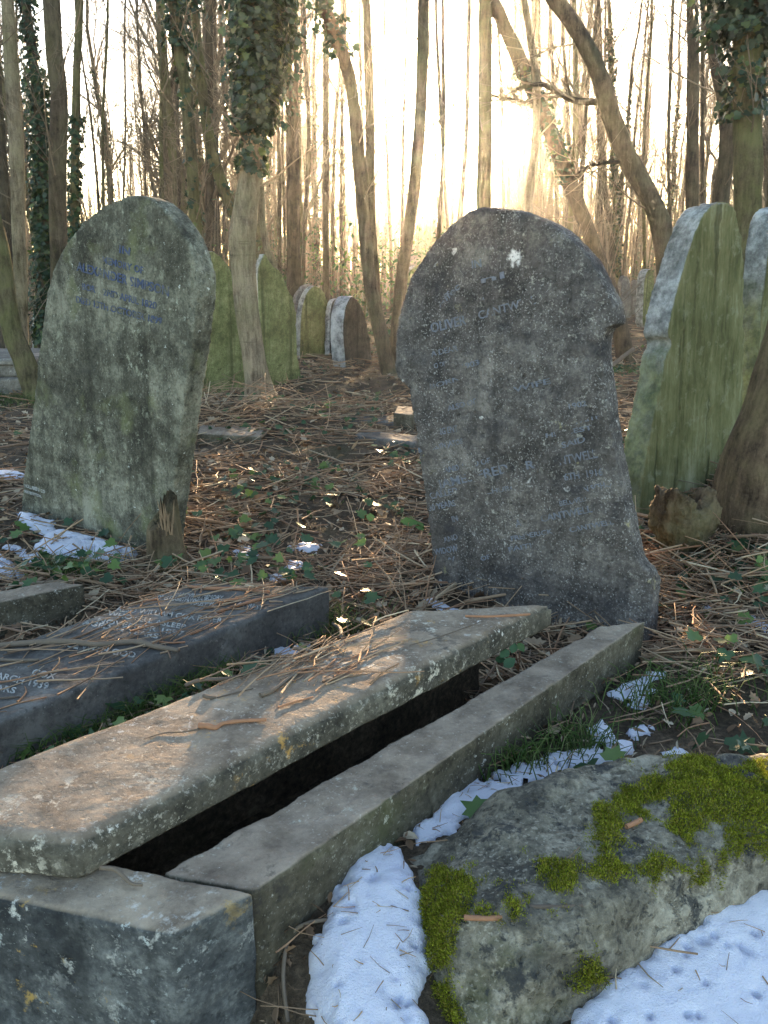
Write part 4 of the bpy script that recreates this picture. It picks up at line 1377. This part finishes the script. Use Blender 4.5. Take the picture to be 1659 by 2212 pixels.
# leaning brown trunk at the right edge and its burr
traced_tree([(1860, 330, 150), (1790, 560, 150), (1735, 740, 155), (1692, 880, 165), (1668, 970, 195), (1660, 1050, 225), (1668, 1120, 250)], 3.75, M['bark_root'], "smooth brown trunk swelling to its root at the right edge of the photo", crown=None, top=5, base_flare=1.15, lump=.05, k=28)
bl = onz(1475, 1150, .05)
bl = ony(1475, 1145, 3.55)
bm = bmesh.new()
bmesh.ops.create_icosphere(bm, subdivisions=5, radius=1.0)
for v in bm.verts:
    c = v.co.copy()
    n1_ = mnoise.fractal((c.x * 1.6, c.y * 1.6, c.z * 1.6 + 7), .9, 2, 4)
    f = 1 + .2 * n1_
    v.co = Vector((c.x * .135 * f, c.y * .13 * f, c.z * .17 * f))
    r = math.hypot(c.x, c.y)
    if c.z > .35:
        v.co.z = .10 + .035 * math.sin(math.atan2(c.y, c.x) * 2.3 + 1) + .05 * n1_ - max(0, .75 - r) * .16
ob = rough_solid(bm, "root_burr", M['bark_root'], .010, .014, dscale=18, seed=8, fine=.6)
ob.location = (bl[0], bl[1], float(bl[2]) + .06)
tag(ob, "hollow topped brown root burr at the foot of the flaking mossy headstone", "tree stump")

# broken stump by the left headstone
sp = onz(352, 1215, 0.0)
sp = np.array([sp[0] + .02, sp[1] - .02, gz(sp)])
th = np.linspace(0, 2 * np.pi, 36, endpoint=False)
hs = np.array([-.1, 0, .05, .12, .19, .24, .26, .22])
rs = np.array([.13, .105, .09, .082, .076, .07, .045, .012])
Vb = []
for h_, r_ in zip(hs, rs):
    wob = 1 + .2 * np.array([mnoise.fractal((math.cos(t) * 1.6, math.sin(t) * 1.6, h_ * 7 + 4), .8, 2, 3) for t in th])
    spl = np.where(np.cos(th - .6) > .1, 1, .0) * np.abs(np.sin(th * 9)) * .05 * (h_ > .2) + (h_ > .2) * np.cos(th - .6) * .05
    Vb.append(np.stack([np.cos(th) * r_ * wob, np.sin(th) * r_ * wob, h_ + spl], 1))
Vb = np.array(Vb)
ib = np.arange(len(hs) * 36).reshape(len(hs), 36)
Qb = np.stack([ib[:-1], np.roll(ib, -1, 1)[:-1], np.roll(ib, -1, 1)[1:], ib[1:]], -1).reshape(-1, 4)
ste = empty("tree_stump", sp, "short broken stump with splintered pale wood at the right foot of the greenish headstone", "tree stump")
o = mesh_np("trunk", Vb.reshape(-1, 3), Qb, None, M['bark_root'], parent=ste)
a = Acc()
n = 34
P0 = np.stack([rng.uniform(.0, .055, n), rng.uniform(-.075, -.03, n), rng.uniform(.16, .22, n)], 1)
P1 = P0 + np.stack([rng.normal(0, .008, n), rng.normal(0, .008, n), rng.uniform(.05, .12, n)], 1)
a.tubes(np.stack([P0, (P0 + P1) / 2, P1], 1), np.tile([[.004, .0035, .0005]], (n, 1)), 4)
a.build("splinters", NT('splintered_wood').finish((.2, .135, .08), .8), parent=ste)

# ------------------------------------------------------------------ background wood
variants = []
for q in range(9):
    h = rng.uniform(11, 17)
    S = 14
    zz = np.linspace(0, h, S)
    lean = rng.normal(0, .03, 2)
    wob = np.cumsum(rng.normal(0, .09, (S, 2)), 0)
    P = np.stack([lean[0] * zz + wob[:, 0] * .6, lean[1] * zz + wob[:, 1] * .6, zz], 1)
    P[0, :2] = 0
    r = rng.uniform(.055, .125)
    rad = r * np.linspace(1.1, .12, S)
    ta = Acc()
    ta.tubes(P[None], rad[None], 8)
    tm = ta.build("trunk", M[('bark_grey', 'bark_dark', 'bark_moss')[q % 3]])
    ca = Acc()
    TWIG_FINE = .007
    grow_crown(ca, P, rad, 26 if q % 2 else 20, 7, 6, l1=(1.0, 2.8), l2=(.5, 1.3), l3=(.25, .8), lo=.12 if q % 3 else .3, ang1=(15, 48))
    cm = ca.build("crown", M['crown'])
    im = None
    if q == 0:
        ia = Acc()
        ivy_on(ia, P, rad, 600, 0, .4 + .2 * rng.random(), .16, size=(.06, .11))
        im = ia.build("ivy", M['ivy'])
    variants.append((tm, cm, im))
TWIG_FINE = .004

tanS = sd[0] / sd[1]
spots = []
tries = 0
for _ in range(34):
    y = rng.uniform(56, 80)
    spots.append((y * tanS + rng.uniform(-3.6, 3.2), y, rng.uniform(.42, .6)))
while len(spots) < 245 and tries < 60000:
    tries += 1
    y = 13.5 + 62 * rng.random() ** .8
    x = rng.uniform(-.52, .52) * y
    if -.36 < x / y < -.24 and rng.random() < (.88 if y < 45 else .5):
        continue
    if any((x - a) ** 2 + (y - b) ** 2 < (.5 + .012 * y) ** 2 for a, b, _ in spots):
        continue
    if y < 25 and .268 < x / y < .33:
        continue
    off = x - y * tanS
    if -3.4 < off < 2.6 and y < 60:
        if y < 22:
            continue
        if y > 30 and not (-2.4 < off < 1.4) and rng.random() < .8:
            spots.append((x, y, rng.uniform(.5, .9)))
            continue
        spots.append((x, y, (y * .15 - .4) / 15 * rng.uniform(.7, 1.1)))
        continue
    spots.append((x, y, rng.uniform(.75, 1.2)))
spots.sort(key=lambda s: s[1])
for i, (x, y, s) in enumerate(spots):
    tm, cm, im = variants[int(rng.integers(len(variants)))]
    e = empty("bare_tree", (x, y, float(ground_z(x, y)) - .05),
              "slender leafless tree in the crowded wood behind the graves" if im is None else "slender leafless tree with ivied lower trunk in the crowded wood behind",
              "tree", "leafless trees crowding the wood")
    e.scale = (s * rng.uniform(.8, 1.4), s * rng.uniform(.8, 1.4), s)
    e.rotation_euler = (rng.normal(0, .03), rng.normal(0, .03), rng.uniform(0, 6.28))
    for src in (tm, cm, im):
        if src:
            c = src.copy()
            COL.objects.link(c)
            c.parent = e
for tm, cm, im in variants:
    for src in (tm, cm, im):
        if src:
            bpy.data.objects.remove(src)

# far edge of the wood: one mass
a = Acc()
n = 1500
y = rng.uniform(70, 115, n)
x = rng.uniform(-.6, .6, n) * y
h = rng.uniform(5, 15, n)
S = 6
zz = np.linspace(0, 1, S)
P = np.stack([x[:, None] + np.cumsum(rng.normal(0, .2, (n, S)), 1), np.repeat(y[:, None], S, 1), h[:, None] * zz[None] - .4], 2)
rad = rng.uniform(.04, .16, n)[:, None] * np.linspace(1, .2, S)[None]
a.tubes(P, rad, 4)
P2, r2 = branchlets(a, P, rad, 5, (1.5, 3.5), (20, 45), .5, S=3, lo=.2)
tag(a.build("distant_woods", M['crown']), "dense mass of far trunks closing the view at the horizon", kind="stuff")

# undergrowth: thin wands and scrub
a = Acc()
n = 1500
y = rng.uniform(11, 55, n)
x = rng.uniform(-.5, .5, n) * y
h = rng.uniform(.6, 3.6, n) * np.clip(y / 16, .55, 1.5)
S = 5
wl = np.cumsum(rng.normal(0, .07, (n, S, 2)), 1)
P = np.concatenate([x[:, None, None] + wl[:, :, :1], y[:, None, None] + wl[:, :, 1:], (ground_z(x, y)[:, None] - .05 + h[:, None] * zz[None, :S] if False else (ground_z(x, y)[:, None] - .05 + h[:, None] * np.linspace(0, 1, S)[None]))[:, :, None]], 2)
off = x - y * tanS
keep = ~((off > -2.2) & (off < 1.2) & (y < 26)) | ((h < .8) & (y > 14))
keep &= ~((y < 24) & (x / y > .26) & (x / y < .34))
P = P[keep]
rad = (rng.uniform(.005, .016, n)[:, None] * np.linspace(1, .35, S)[None])[keep]
a.tubes(P, rad, 3)
P2, r2 = branchlets(a, P, rad, 5, (.4, 1.3), (20, 60), .6, S=4, lo=.15)
branchlets(a, P2, r2, 3, (.2, .6), (20, 60), .7, S=3)
tag(a.build("undergrowth", M['crown']), "tangle of thin leafless wands and scrub under the trees", kind="stuff")
# evergreen scraps low in the wood
a = Acc()
cl = [(rng.uniform(-.48, .48), rng.uniform(14, 40)) for _ in range(46)]
for fx, yy in cl:
    n = 260
    c = np.array([fx * yy, yy, rng.uniform(.2, 1.6)])
    C = c + rng.normal(0, 1, (n, 3)) * np.array([.5, .5, .45])
    C[:, 2] = np.maximum(C[:, 2], .05)
    a.leaves(C, rng.normal(size=(n, 3)) + np.array([0, -.3, .6]), rng.uniform(.05, .11, n), LEAF)
tag(a.build("evergreen_scrub", M['ivy_low']), "scattered low evergreen scrub among the far trunks", kind="stuff")

# ------------------------------------------------------------------ litter
def ground_pts(n, y0, y1, half=.66, pw=1.0, keepout=True, margin=0.0):
    out = []
    while sum(len(o) for o in out) < n:
        m = n
        y = y0 + (y1 - y0) * rng.random(m) ** pw
        x = rng.uniform(-half, half, m) * (y + .35)
        ok = np.ones(m, bool)
        if keepout:
            for p in FOOT:
                ok &= ~in_poly(x, y, p)
        out.append(np.stack([x, y], 1)[ok])
    return np.concatenate(out)[:n]


def gap_mask(xy):
    """the dark hollow between slab and kerb stays mostly bare"""
    return ~in_poly(xy[:, 0], xy[:, 1], [NR[:2], FR_[:2], K2[:2], K1[:2]])


def snow_mask(xy, keep=.12):
    m = np.zeros(len(xy), bool)
    for p in SNOW:
        m |= in_poly(xy[:, 0], xy[:, 1], p)
    return ~m | (rng.random(len(xy)) < keep)


def twig_mat_scatter(acc, xy, L, rad, zoff=(0, .045), tilt=.12, S=6, k=4, zfun=ground_z, bend=.12, dirs=None):
    n = len(xy)
    th = rng.uniform(0, 2 * np.pi, n) if dirs is None else dirs
    ln = rng.uniform(L[0], L[1], n) * rng.uniform(.5, 1, n)
    p = np.concatenate([xy, (zfun(xy[:, 0], xy[:, 1]) + rng.uniform(zoff[0], zoff[1], n))[:, None]], 1)
    rise = rng.normal(0, tilt, n)
    pts = []
    z0 = p[:, 2]
    q = p[:, :2] - np.stack([np.cos(th), np.sin(th)], 1) * (ln / 2)[:, None]
    for s in range(S):
        f = s / (S - 1)
        zz_ = np.maximum(zfun(q[:, 0], q[:, 1]) + rad[0], z0 + rise * (f - .5) * ln)
        pts.append(np.concatenate([q, zz_[:, None]], 1))
        th = th + rng.normal(0, bend, n)
        q = q + np.stack([np.cos(th), np.sin(th)], 1) * (ln / (S - 1))[:, None]
    P = np.stack(pts, 1)
    r = rng.uniform(rad[0], rad[1], n) ** 1.0
    rr = r[:, None] * np.linspace(1, .55, S)[None] * rng.uniform(.85, 1.15, (n, S))
    acc.tubes(P, rr, k, cap=True)
    return P, rr


a = Acc()
for n, y0, y1, L, rd in ((700, .9, 2.4, (.06, .3), (.0012, .003)), (6000, 2.3, 4.6, (.08, .5), (.0014, .0042)), (7600, 4.4, 8, (.12, .7), (.002, .006)), (3600, 8, 15, (.2, .9), (.003, .008)), (2400, 15, 34, (.3, 1.2), (.005, .012))):
    xy = ground_pts(n, y0, y1)
    xy = xy[snow_mask(xy, .06)]
    xy = xy[gap_mask(xy) | (rng.random(len(xy)) < .15)]
    xy = xy[rng.random(len(xy)) < np.clip(.62 + 1.9 * vnoise(xy[:, 0], xy[:, 1], 1.3, 21) + 1.2 * vnoise(xy[:, 0], xy[:, 1], 3.5, 22), .12, 1)]
    P, rr = twig_mat_scatter(a, xy, L, rd)
for n, y0, y1 in ((70, 2.6, 5.5), (90, 5.5, 11)):
    xy = ground_pts(n, y0, y1)
    xy = xy[gap_mask(xy)]
    twig_mat_scatter(a, xy, (.15, .8), (.006, .014), zoff=(.01, .05), tilt=.1, k=6, bend=.08)
# heaps of brash
for (u, v, z, n, sx, sy, hz) in ((1430, 1290, .03, 240, .22, .22, .12), (470, 890, .1, 420, .7, .35, .2), (760, 1240, 0, 260, .5, .25, .07), (230, 1230, 0, 240, .4, .2, .06), (1560, 1000, .45, 160, .25, .3, .14), (690, 800, .05, 120, .4, .3, .18), (1500, 1230, .05, 240, .3, .2, .1), (880, 1250, 0, 160, .2, .3, .06)):
    c = onz(u, v, z)
    xy = c[:2] + rng.normal(0, 1, (n, 2)) * np.array([sx, sy])
    ok = np.ones(n, bool)
    for p in FOOT:
        ok &= ~in_poly(xy[:, 0], xy[:, 1], p)
    twig_mat_scatter(a, xy[ok], (.12, .6), (.0016, .005), zoff=(0, hz), tilt=.3)
for o_ in [q for q in scene.objects if q.name.startswith("snow_patch")][:3]:
    n_ = len(o_.data.vertices)
    co = np.empty(n_ * 3, np.float32)
    o_.data.vertices.foreach_get("co", co)
    co = co.reshape(-1, 3) + np.array(o_.location)
    pv_ = co[rng.choice(n_, 70)]
    pv_ = pv_[pv_[:, 2] > ground_z(pv_[:, 0], pv_[:, 1]) + .008]
    zl = dict()
    m = len(pv_)
    th = rng.uniform(0, 6.28, m)
    ln = rng.uniform(.006, .045, m)
    d_ = np.stack([np.cos(th), np.sin(th), rng.uniform(0, .5, m)], 1) * ln[:, None]
    p0_ = pv_ + np.array([0, 0, .001])
    a.tubes(np.stack([p0_, p0_ + d_ * .5 + rng.normal(0, .001, (m, 3)), p0_ + d_], 1), np.tile([[.0009, .0008, .0005]], (m, 1)) * rng.uniform(.6, 1.6, (m, 1)), 4)
tag(a.build("twig_litter", M['twigs']), "deep litter of dry brown twigs covering the ground between the graves", kind="stuff")

# litter lying on the lettered slab and on the left side of the narrow slab
a = Acc()


def on_slab(poly, n, bias, axis_from, axis_to, L, rd, z, dir_sd=.5):
    A = np.array(poly)
    lo, hi = A.min(0), A.max(0)
    out = []
    while len(out) < n:
        p = rng.uniform(lo, hi)
        if in_poly(np.array([p[0]]), np.array([p[1]]), poly)[0]:
            t = np.dot(p - axis_from, axis_to - axis_from) / np.dot(axis_to - axis_from, axis_to - axis_from)
            if rng.random() < bias(t):
                out.append(p)
    xy = np.array(out)
    base = math.atan2(ax[1], ax[0])
    twig_mat_scatter(a, xy, L, rd, zoff=(.002, .014), tilt=.02, zfun=lambda x, y: np.full_like(x, z), dirs=base + rng.normal(0, dir_sd, n))


on_slab(LG, 125, lambda t: max(0, t) ** 2.2, LG[0], LG[3], (.08, .5), (.0014, .004), ZT, .45)
on_slab(LG, 60, lambda t: max(0, 1 - 2.6 * t), LG[0], LG[1], (.06, .3), (.0014, .004), ZT, .6)
HP = [LID[0] * .45 + LID[1] * .55, LID[1] * .93 + LID[0] * .07, LID[2] * .95 + LID[3] * .05, LID[3] * .45 + LID[2] * .55]
on_slab(HP, 65, lambda t: max(0, t - .45) * 1.6, HP[0] * .5 + HP[1] * .5, (HP[2] + HP[3]) * .5, (.05, .35), (.0012, .0035), .33, .35)
tag(a.build("slab_litter", M['twigs']), "loose twig litter strewn over the two flat slabs", kind="stuff")

# dead leaves
a = Acc()
for n, y0, y1, s in ((900, .9, 2.6, (.018, .042)), (4200, 2.4, 6, (.022, .07)), (3600, 6, 14, (.03, .09)), (2200, 14, 32, (.06, .12))):
    xy = ground_pts(n, y0, y1)
    xy = xy[snow_mask(xy, .04)]
    xy = xy[gap_mask(xy) | (rng.random(len(xy)) < .5)]
    m = len(xy)
    C = np.concatenate([xy, (ground_z(xy[:, 0], xy[:, 1]) + rng.uniform(.004, .035, m))[:, None]], 1)
    h = m // 2
    for sl, shp in ((slice(0, h), OAK), (slice(h, m), LEAF)):
        c = C[sl]
        a.leaves(c, rng.normal(0, .45, (len(c), 3)) + np.array([0, 0, 1]), rng.uniform(s[0], s[1], len(c)), shp, fold=.5, curl=.35)
for n, y0, y1, sz in ((1500, 1.2, 3, (.008, .025)), (5000, 2.8, 7, (.01, .032)), (4000, 7, 14, (.015, .045))):
    xy = ground_pts(n, y0, y1)
    xy = xy[snow_mask(xy, .15)]
    m = len(xy)
    C = np.concatenate([xy, (ground_z(xy[:, 0], xy[:, 1]) + rng.uniform(.004, .03, m))[:, None]], 1)
    a.leaves(C, rng.normal(0, .6, (m, 3)) + np.array([0, 0, 1]), rng.uniform(sz[0], sz[1], m), LEAF * np.array([.7, 1.3]), fold=.3, curl=.3)
tag(a.build("dead_leaves", M['dead']), "brown fallen leaves lying all through the litter", kind="stuff")

# ground ivy
a = Acc()
for n, y0, y1 in ((200, 1.6, 3.2), (650, 3, 7), (500, 7, 15)):
    xy = ground_pts(n * 3, y0, y1)
    nz_ = vnoise(xy[:, 0], xy[:, 1], 1.3, 12) + .5 * vnoise(xy[:, 0], xy[:, 1], 4, 13)
    xy = xy[nz_ > .06][:n]
    xy = xy[snow_mask(xy, .02) & gap_mask(xy)]
    m = len(xy)
    C = np.concatenate([xy, (ground_z(xy[:, 0], xy[:, 1]) + rng.uniform(.02, .07, m))[:, None]], 1)
    a.leaves(C, rng.normal(0, .4, (m, 3)) + np.array([0, -.25, 1]), rng.uniform(.035, .07, m), IVY, fold=.2)
for (u, v, z, n, sp_) in ((1500, 1010, .4, 40, .1), (1560, 1230, .05, 60, .2), (1330, 800, .05, 60, .25), (700, 900, .05, 60, .4), (560, 1240, 0, 70, .3), (1590, 1300, .05, 60, .2), (150, 1240, .02, 40, .15)):
    c = onz(u, v, z)
    xy = c[:2] + rng.normal(0, sp_, (n, 2))
    C = np.concatenate([xy, (np.maximum(ground_z(xy[:, 0], xy[:, 1]), 0) + rng.uniform(.02, .09, n))[:, None]], 1)
    a.leaves(C, rng.normal(0, .4, (n, 3)) + np.array([0, -.3, 1]), rng.uniform(.035, .07, n), IVY, fold=.2)
tag(a.build("ground_ivy", M['ivy_low']), "ivy leaves creeping over the litter", kind="stuff")

# grass
a = Acc()


def grass(u, v, z, n, sx, sy, L=(.04, .12)):
    c = onz(u, v, z)
    xy = c[:2] + rng.normal(0, 1, (n, 2)) * np.array([sx, sy])
    zb = ground_z(xy[:, 0], xy[:, 1])
    ok = np.ones(n, bool)
    for p in FOOT:
        ok &= ~in_poly(xy[:, 0], xy[:, 1], p)
    xy, zb = xy[ok], zb[ok]
    m = len(xy)
    th = rng.uniform(0, 6.28, m)
    d = np.stack([np.cos(th), np.sin(th), np.zeros(m)], 1)
    ln = rng.uniform(L[0], L[1], m)[:, None]
    b = np.concatenate([xy, zb[:, None] - .005], 1)
    m1 = b + d * ln * .25 + np.array([0, 0, .6]) * ln
    m2 = b + d * ln * .7 + np.array([0, 0, .8]) * ln
    a.tubes(np.stack([b, m1, m2], 1), np.tile([[.0018, .0015, .0003]], (m, 1)), 3)


for q in np.linspace(0, 1, 9):
    grass(40 + 400 * q, 1605 - 150 * q, .02, 260, .06, .06)
for s in ((1230, 1700, 0, 160, .07, .05), (1420, 1600, 0, 160, .1, .07), (30, 860, 0, 1500, .8, .3), (150, 1230, 0, 260, .1, .06), (690, 1350, 0, 260, .12, .1), (1340, 800, 0, 300, .25, .2), (1100, 1745, 0, 120, .06, .04), (1500, 1560, 0, 120, .1, .08)):
    grass(*s)
tag(a.build("grass", M['grass']), "tufts of green grass in the gaps between stones", kind="stuff")

# ------------------------------------------------------------------ single sticks one can point to
def stick(pts, wpx, mat, label, knots=True, k=8, group="broken sticks lying about", name="fallen_stick"):
    """pts: (u, v, z) in the photograph on height z"""
    P = np.array([onz(*p) for p in pts])
    n = 4 * (len(P) - 1) + 1
    C = catmull(P, n)
    d = np.array([depth(p) for p in C])
    rr = np.interp(np.linspace(0, 1, n), np.linspace(0, 1, len(wpx)), wpx) * .5 * d / F
    C[:, 2] += rr * .8 + .002
    rr = rr * (1 + rng.normal(0, .06, n))
    a = Acc()
    a.tubes(C[None], rr[None], k, cap=True)
    loc = C[len(C) // 2].copy()
    o = a.build(name, mat, loc=loc)
    return tag(o, label, "stick", group)


def cc(x, y, z):
    u, v = cx((x, y))
    return (u, v, z)


stick([cc(-60, 335, ZT), cc(150, 318, ZT), cc(330, 312, ZT), cc(480, 325, ZT), cc(650, 312, ZT), cc(760, 335, ZT), cc(870, 352, ZT)], (12, 14, 12, 13, 10), M['twig_grey'], "longest grey branch lying right across the lettered slab")
stick([cc(900, 35, ZT), cc(1000, 48, ZT), cc(1150, 50, ZT), cc(1310, 66, ZT)], (7, 8, 6), M['twig_red'], "reddish stick at the far end of the lettered slab, nearest its top edge")
stick([cc(1055, 162, ZT), cc(1180, 125, ZT), cc(1300, 90, ZT), cc(1385, 75, ZT)], (6, 7, 4), M['twig_red'], "reddish stick pointing at the lettered slab's far right corner")
stick([cc(1065, 118, ZT), cc(1130, 102, ZT), cc(1200, 88, ZT)], (6, 6), M['twig_red'], "short reddish stick between two longer ones on the lettered slab")
stick([cc(630, 122, ZT), cc(700, 108, ZT), cc(765, 98, ZT)], (5, 5), M['twig_red'], "thin reddish stick in the middle of the lettered slab's back half")
stick([cc(-30, 395, ZT), cc(90, 398, ZT), cc(190, 396, ZT)], (7, 7), M['twig_grey'], "short thick grey stick at the left edge of the lettered slab")
stick([cc(-20, 582, ZT), cc(95, 573, ZT)], (5, 4), M['twig_dark'], "dark stub at the lettered slab's left edge, nearest the camera")
stick([cc(775, 305, ZT), cc(830, 310, ZT), cc(900, 307, ZT)], (4, 4), M['twig_red'], "small straight twig just above the tip of the longest grey branch")
stick([cc(965, 722, .33), cc(1010, 722, .33), cc(1050, 728, .33), cc(1090, 705, .33), cc(1190, 693, .33), cc(1295, 688, .33)], (13, 12, 9, 8, 8), M['twig_red'], "rust brown crooked stick lying alone on the sunlit slab")
stick([cc(700, 777, .33), cc(800, 748, .33), cc(880, 745, .33), cc(970, 730, .33)], (2, 3, 4), M['twig_dark'], "thin dark wand running off the end of the rust brown crooked stick")
stick([cc(1265, 572, .33), cc(1330, 545, .33), cc(1400, 490, .33), cc(1470, 445, .33), cc(1500, 425, .33)], (11, 8, 9, 6), M['twig_grey'], "knobbly tan stick near the heap of twigs on the sunlit slab")
stick([cc(1352, 625, .33), cc(1420, 603, .33), cc(1522, 573, .33)], (5, 5, 3), M['twig_red'], "slim brown twig right of the knobbly tan stick on the slab")
stick([cc(990, 572, .33), cc(1020, 580, .33), cc(1050, 576, .33)], (9, 9, 5), M['twig_dark'], "dark knotty stub on the slab's shaded middle")
stick([cc(1055, 576, .33), cc(1150, 552, .33), cc(1230, 532, .33)], (3, 3, 2), M['twig_dark'], "fine dark twig trailing from the knotty stub on the slab")
stick([cc(905, 520, .30), cc(980, 495, .33), cc(1080, 490, .33), cc(1180, 470, .33)], (9, 9, 6), M['twig_dark'], "dark bent branch along the left edge of the sunlit slab")
stick([cc(1425, 340, .33), cc(1500, 352, .33), cc(1590, 366, .33)], (8, 7), M['twig_grey'], "pale grey stick at the head of the twig heap on the slab")
stick([(215, 1880, .27), (250, 1884, .262), (282, 1912, .25), (308, 1916, .25)], (10, 9, 6), M['twig_grey'], "forked pale twig on top of the corner block beside the gap")
stick([(1440, 1467, .05), (1510, 1425, .07), (1580, 1385, .09), (1645, 1335, .12)], (9, 10, 8), M['twig_grey'], "straight grey branch slanting up to the right edge over the litter")
stick([(1002, 1988, .19), (1050, 1990, .19), (1100, 1988, .19), (1137, 1984, .19)], (12, 12, 10), M['twig_red'], "thick reddish stick on the near edge of the mossy boulder")
stick([(1092, 1952, .2), (1130, 1962, .2), (1190, 1964, .2), (1258, 1961, .2)], (4, 9, 8), M['twig_dark'], "dark flat stick behind the reddish one on the boulder")
stick([(1212, 1855, .21), (1240, 1860, .21), (1262, 1864, .21)], (5, 5), M['twig_grey'], "pale snapped twig at the centre of the boulder's top")
stick([(1225, 1857, .22), (1240, 1844, .235), (1252, 1832, .25)], (3, 3), M['twig_grey'], "thin pale twig sticking up from the boulder's moss")
stick([(1352, 1792, .215), (1370, 1784, .215), (1385, 1776, .215)], (12, 10), M['twig_red'], "stubby red brown chip in the moss on the boulder")
stick([(1005, 1334, .33), (1060, 1335, .335), (1120, 1332, .335), (1145, 1330, .335)], (5, 6, 5), M['twig_red'], "brown twig across the slab's far end before the dark headstone")
stick([(885, 1396, .33), (950, 1378, .335), (1040, 1345, .335)], (2, 3, 2), M['twig_dark'], "curved thin dark twig on the shaded far part of the slab")
stick([(1320, 795, .03), (1345, 775, .12), (1368, 758, .2)], (9, 9), M['twig_dark'], "dark branch stub leaning beside the notched edge of the dark headstone")
stick([(720, 1352, .03), (735, 1362, .05), (738, 1382, .08), (720, 1348, .1)][0:3], (8, 8), M['twig_grey'], "pale curled root between the two flat slabs")
stick([(566, 2000, .02), (585, 1950, .12), (640, 1880, .2), (685, 1868, .2)], (3, 3, 2), M['twig_grey'], "long arching wand against the kerb by the corner block")
stick([(622, 2212, .0), (612, 2110, .05), (625, 2030, .08), (660, 2000, .1), (712, 1990, .1)], (9, 9, 8), M['twig_grey'], "thick bent bramble stem beside the corner block")
stick([(1338, 2120, .02), (1400, 2060, .04), (1450, 2020, .05), (1500, 1985, .06)], (5, 5, 4), M['twig_dark'], "thin bent stem along the boulder's lower edge above the snow")
stick([(724, 2145, .07), (733, 2115, .07), (740, 2090, .075)], (5, 7), M['twig_red'], "small reddish stick stuck in the snow tongue")
stick([(1005, 1655, .0), (1104, 1600, .1), (1106, 1560, .16), (1103, 1512, .22)][1:], (3, 3, 2), M['twig_red'], "upright thin reddish stem before the kerb's middle")


# bramble plants with three to five leaflets
def bramble(uvz, leaves, label, mat='bramble', stem_to=None):
    base = onz(*uvz)
    e = empty("bramble_sprig", (base[0], base[1], base[2]), label, "plant")
    a = Acc()
    for (u, v, s, yy) in leaves:
        c = ony(u, v, yy)
        n_ = np.array([[rng.normal(0, .3), -.6 + rng.normal(0, .2), .9]])
        shp = LEAF * np.array([1.45, 1.0])
        a.leaves(c[None], n_, np.array([s]), shp, fold=.18)
    a.build("leaves", M[mat], parent=e, loc=base)
    a = Acc()
    for (u, v, s, yy) in leaves:
        c = ony(u, v, yy)
        mid = (base + c) / 2 + np.array([0, 0, .02])
        a.tubes(np.array([[base, mid, c]]), np.array([[.0018, .0014, .001]]), 4)
    a.build("stem", M['twig_red'], parent=e, loc=base)


yb = onz(1105, 1440, .2)[1]
bramble((1120, 1450, .1), [(1090, 1412, .036, yb), (1108, 1400, .034, yb + .02), (1100, 1432, .04, yb - .03), (1125, 1398, .03, yb + .04), (1080, 1425, .03, yb)], "bramble sprig with dark leaves growing up out of the gap beside the kerb", 'ivy_low')
yb = onz(1600, 1100, .2)[1]
bramble((1590, 1190, .08), [(1585, 1090, .075, yb), (1622, 1075, .08, yb), (1640, 1050, .07, yb + .05), (1610, 1050, .07, yb + .05)], "bright green bramble leaves in front of the brown root at the right edge")
yb = onz(1560, 1500, .06)[1]
bramble((1560, 1525, .02), [(1530, 1495, .06, yb), (1560, 1480, .055, yb + .03), (1575, 1505, .06, yb - .02), (1540, 1515, .055, yb - .03), (1630, 1500, .06, yb), (1645, 1520, .06, yb - .03)], "low green bramble on the litter right of the icy remnant")
yb = onz(880, 1130, .05)[1]
bramble((880, 1150, .02), [(884, 1128, .08, yb), (905, 1135, .07, yb), (800, 1118, .06, yb + .1)], "pair of bright leaves in the twigs left of the dark headstone")

# ------------------------------------------------------------------ haze
t = bpy.data.materials.new("thin_haze")
t.use_nodes = True
nt = t.node_tree
nt.nodes.remove(nt.nodes["Principled BSDF"])
pvn = nt.nodes.new("ShaderNodeVolumePrincipled")
pvn.inputs["Color"].default_value = (.95, .93, .9, 1)
pvn.inputs["Density"].default_value = .0009
pvn.inputs["Anisotropy"].default_value = .91
nt.links.new(pvn.outputs[0], nt.nodes["Material Output"].inputs["Volume"])
me = bpy.data.meshes.new("haze")
bm = bmesh.new()
bmesh.ops.create_cube(bm, size=1.0)
bmesh.ops.scale(bm, vec=(400, 260, 34), verts=bm.verts)
bmesh.ops.translate(bm, vec=(0, 60, 13), verts=bm.verts)
bm.to_mesh(me)
bm.free()
me.materials.append(t)
hz = bpy.data.objects.new("haze", me)
COL.objects.link(hz)
tag(hz, "thin warm haze hanging between the trees", kind="stuff")
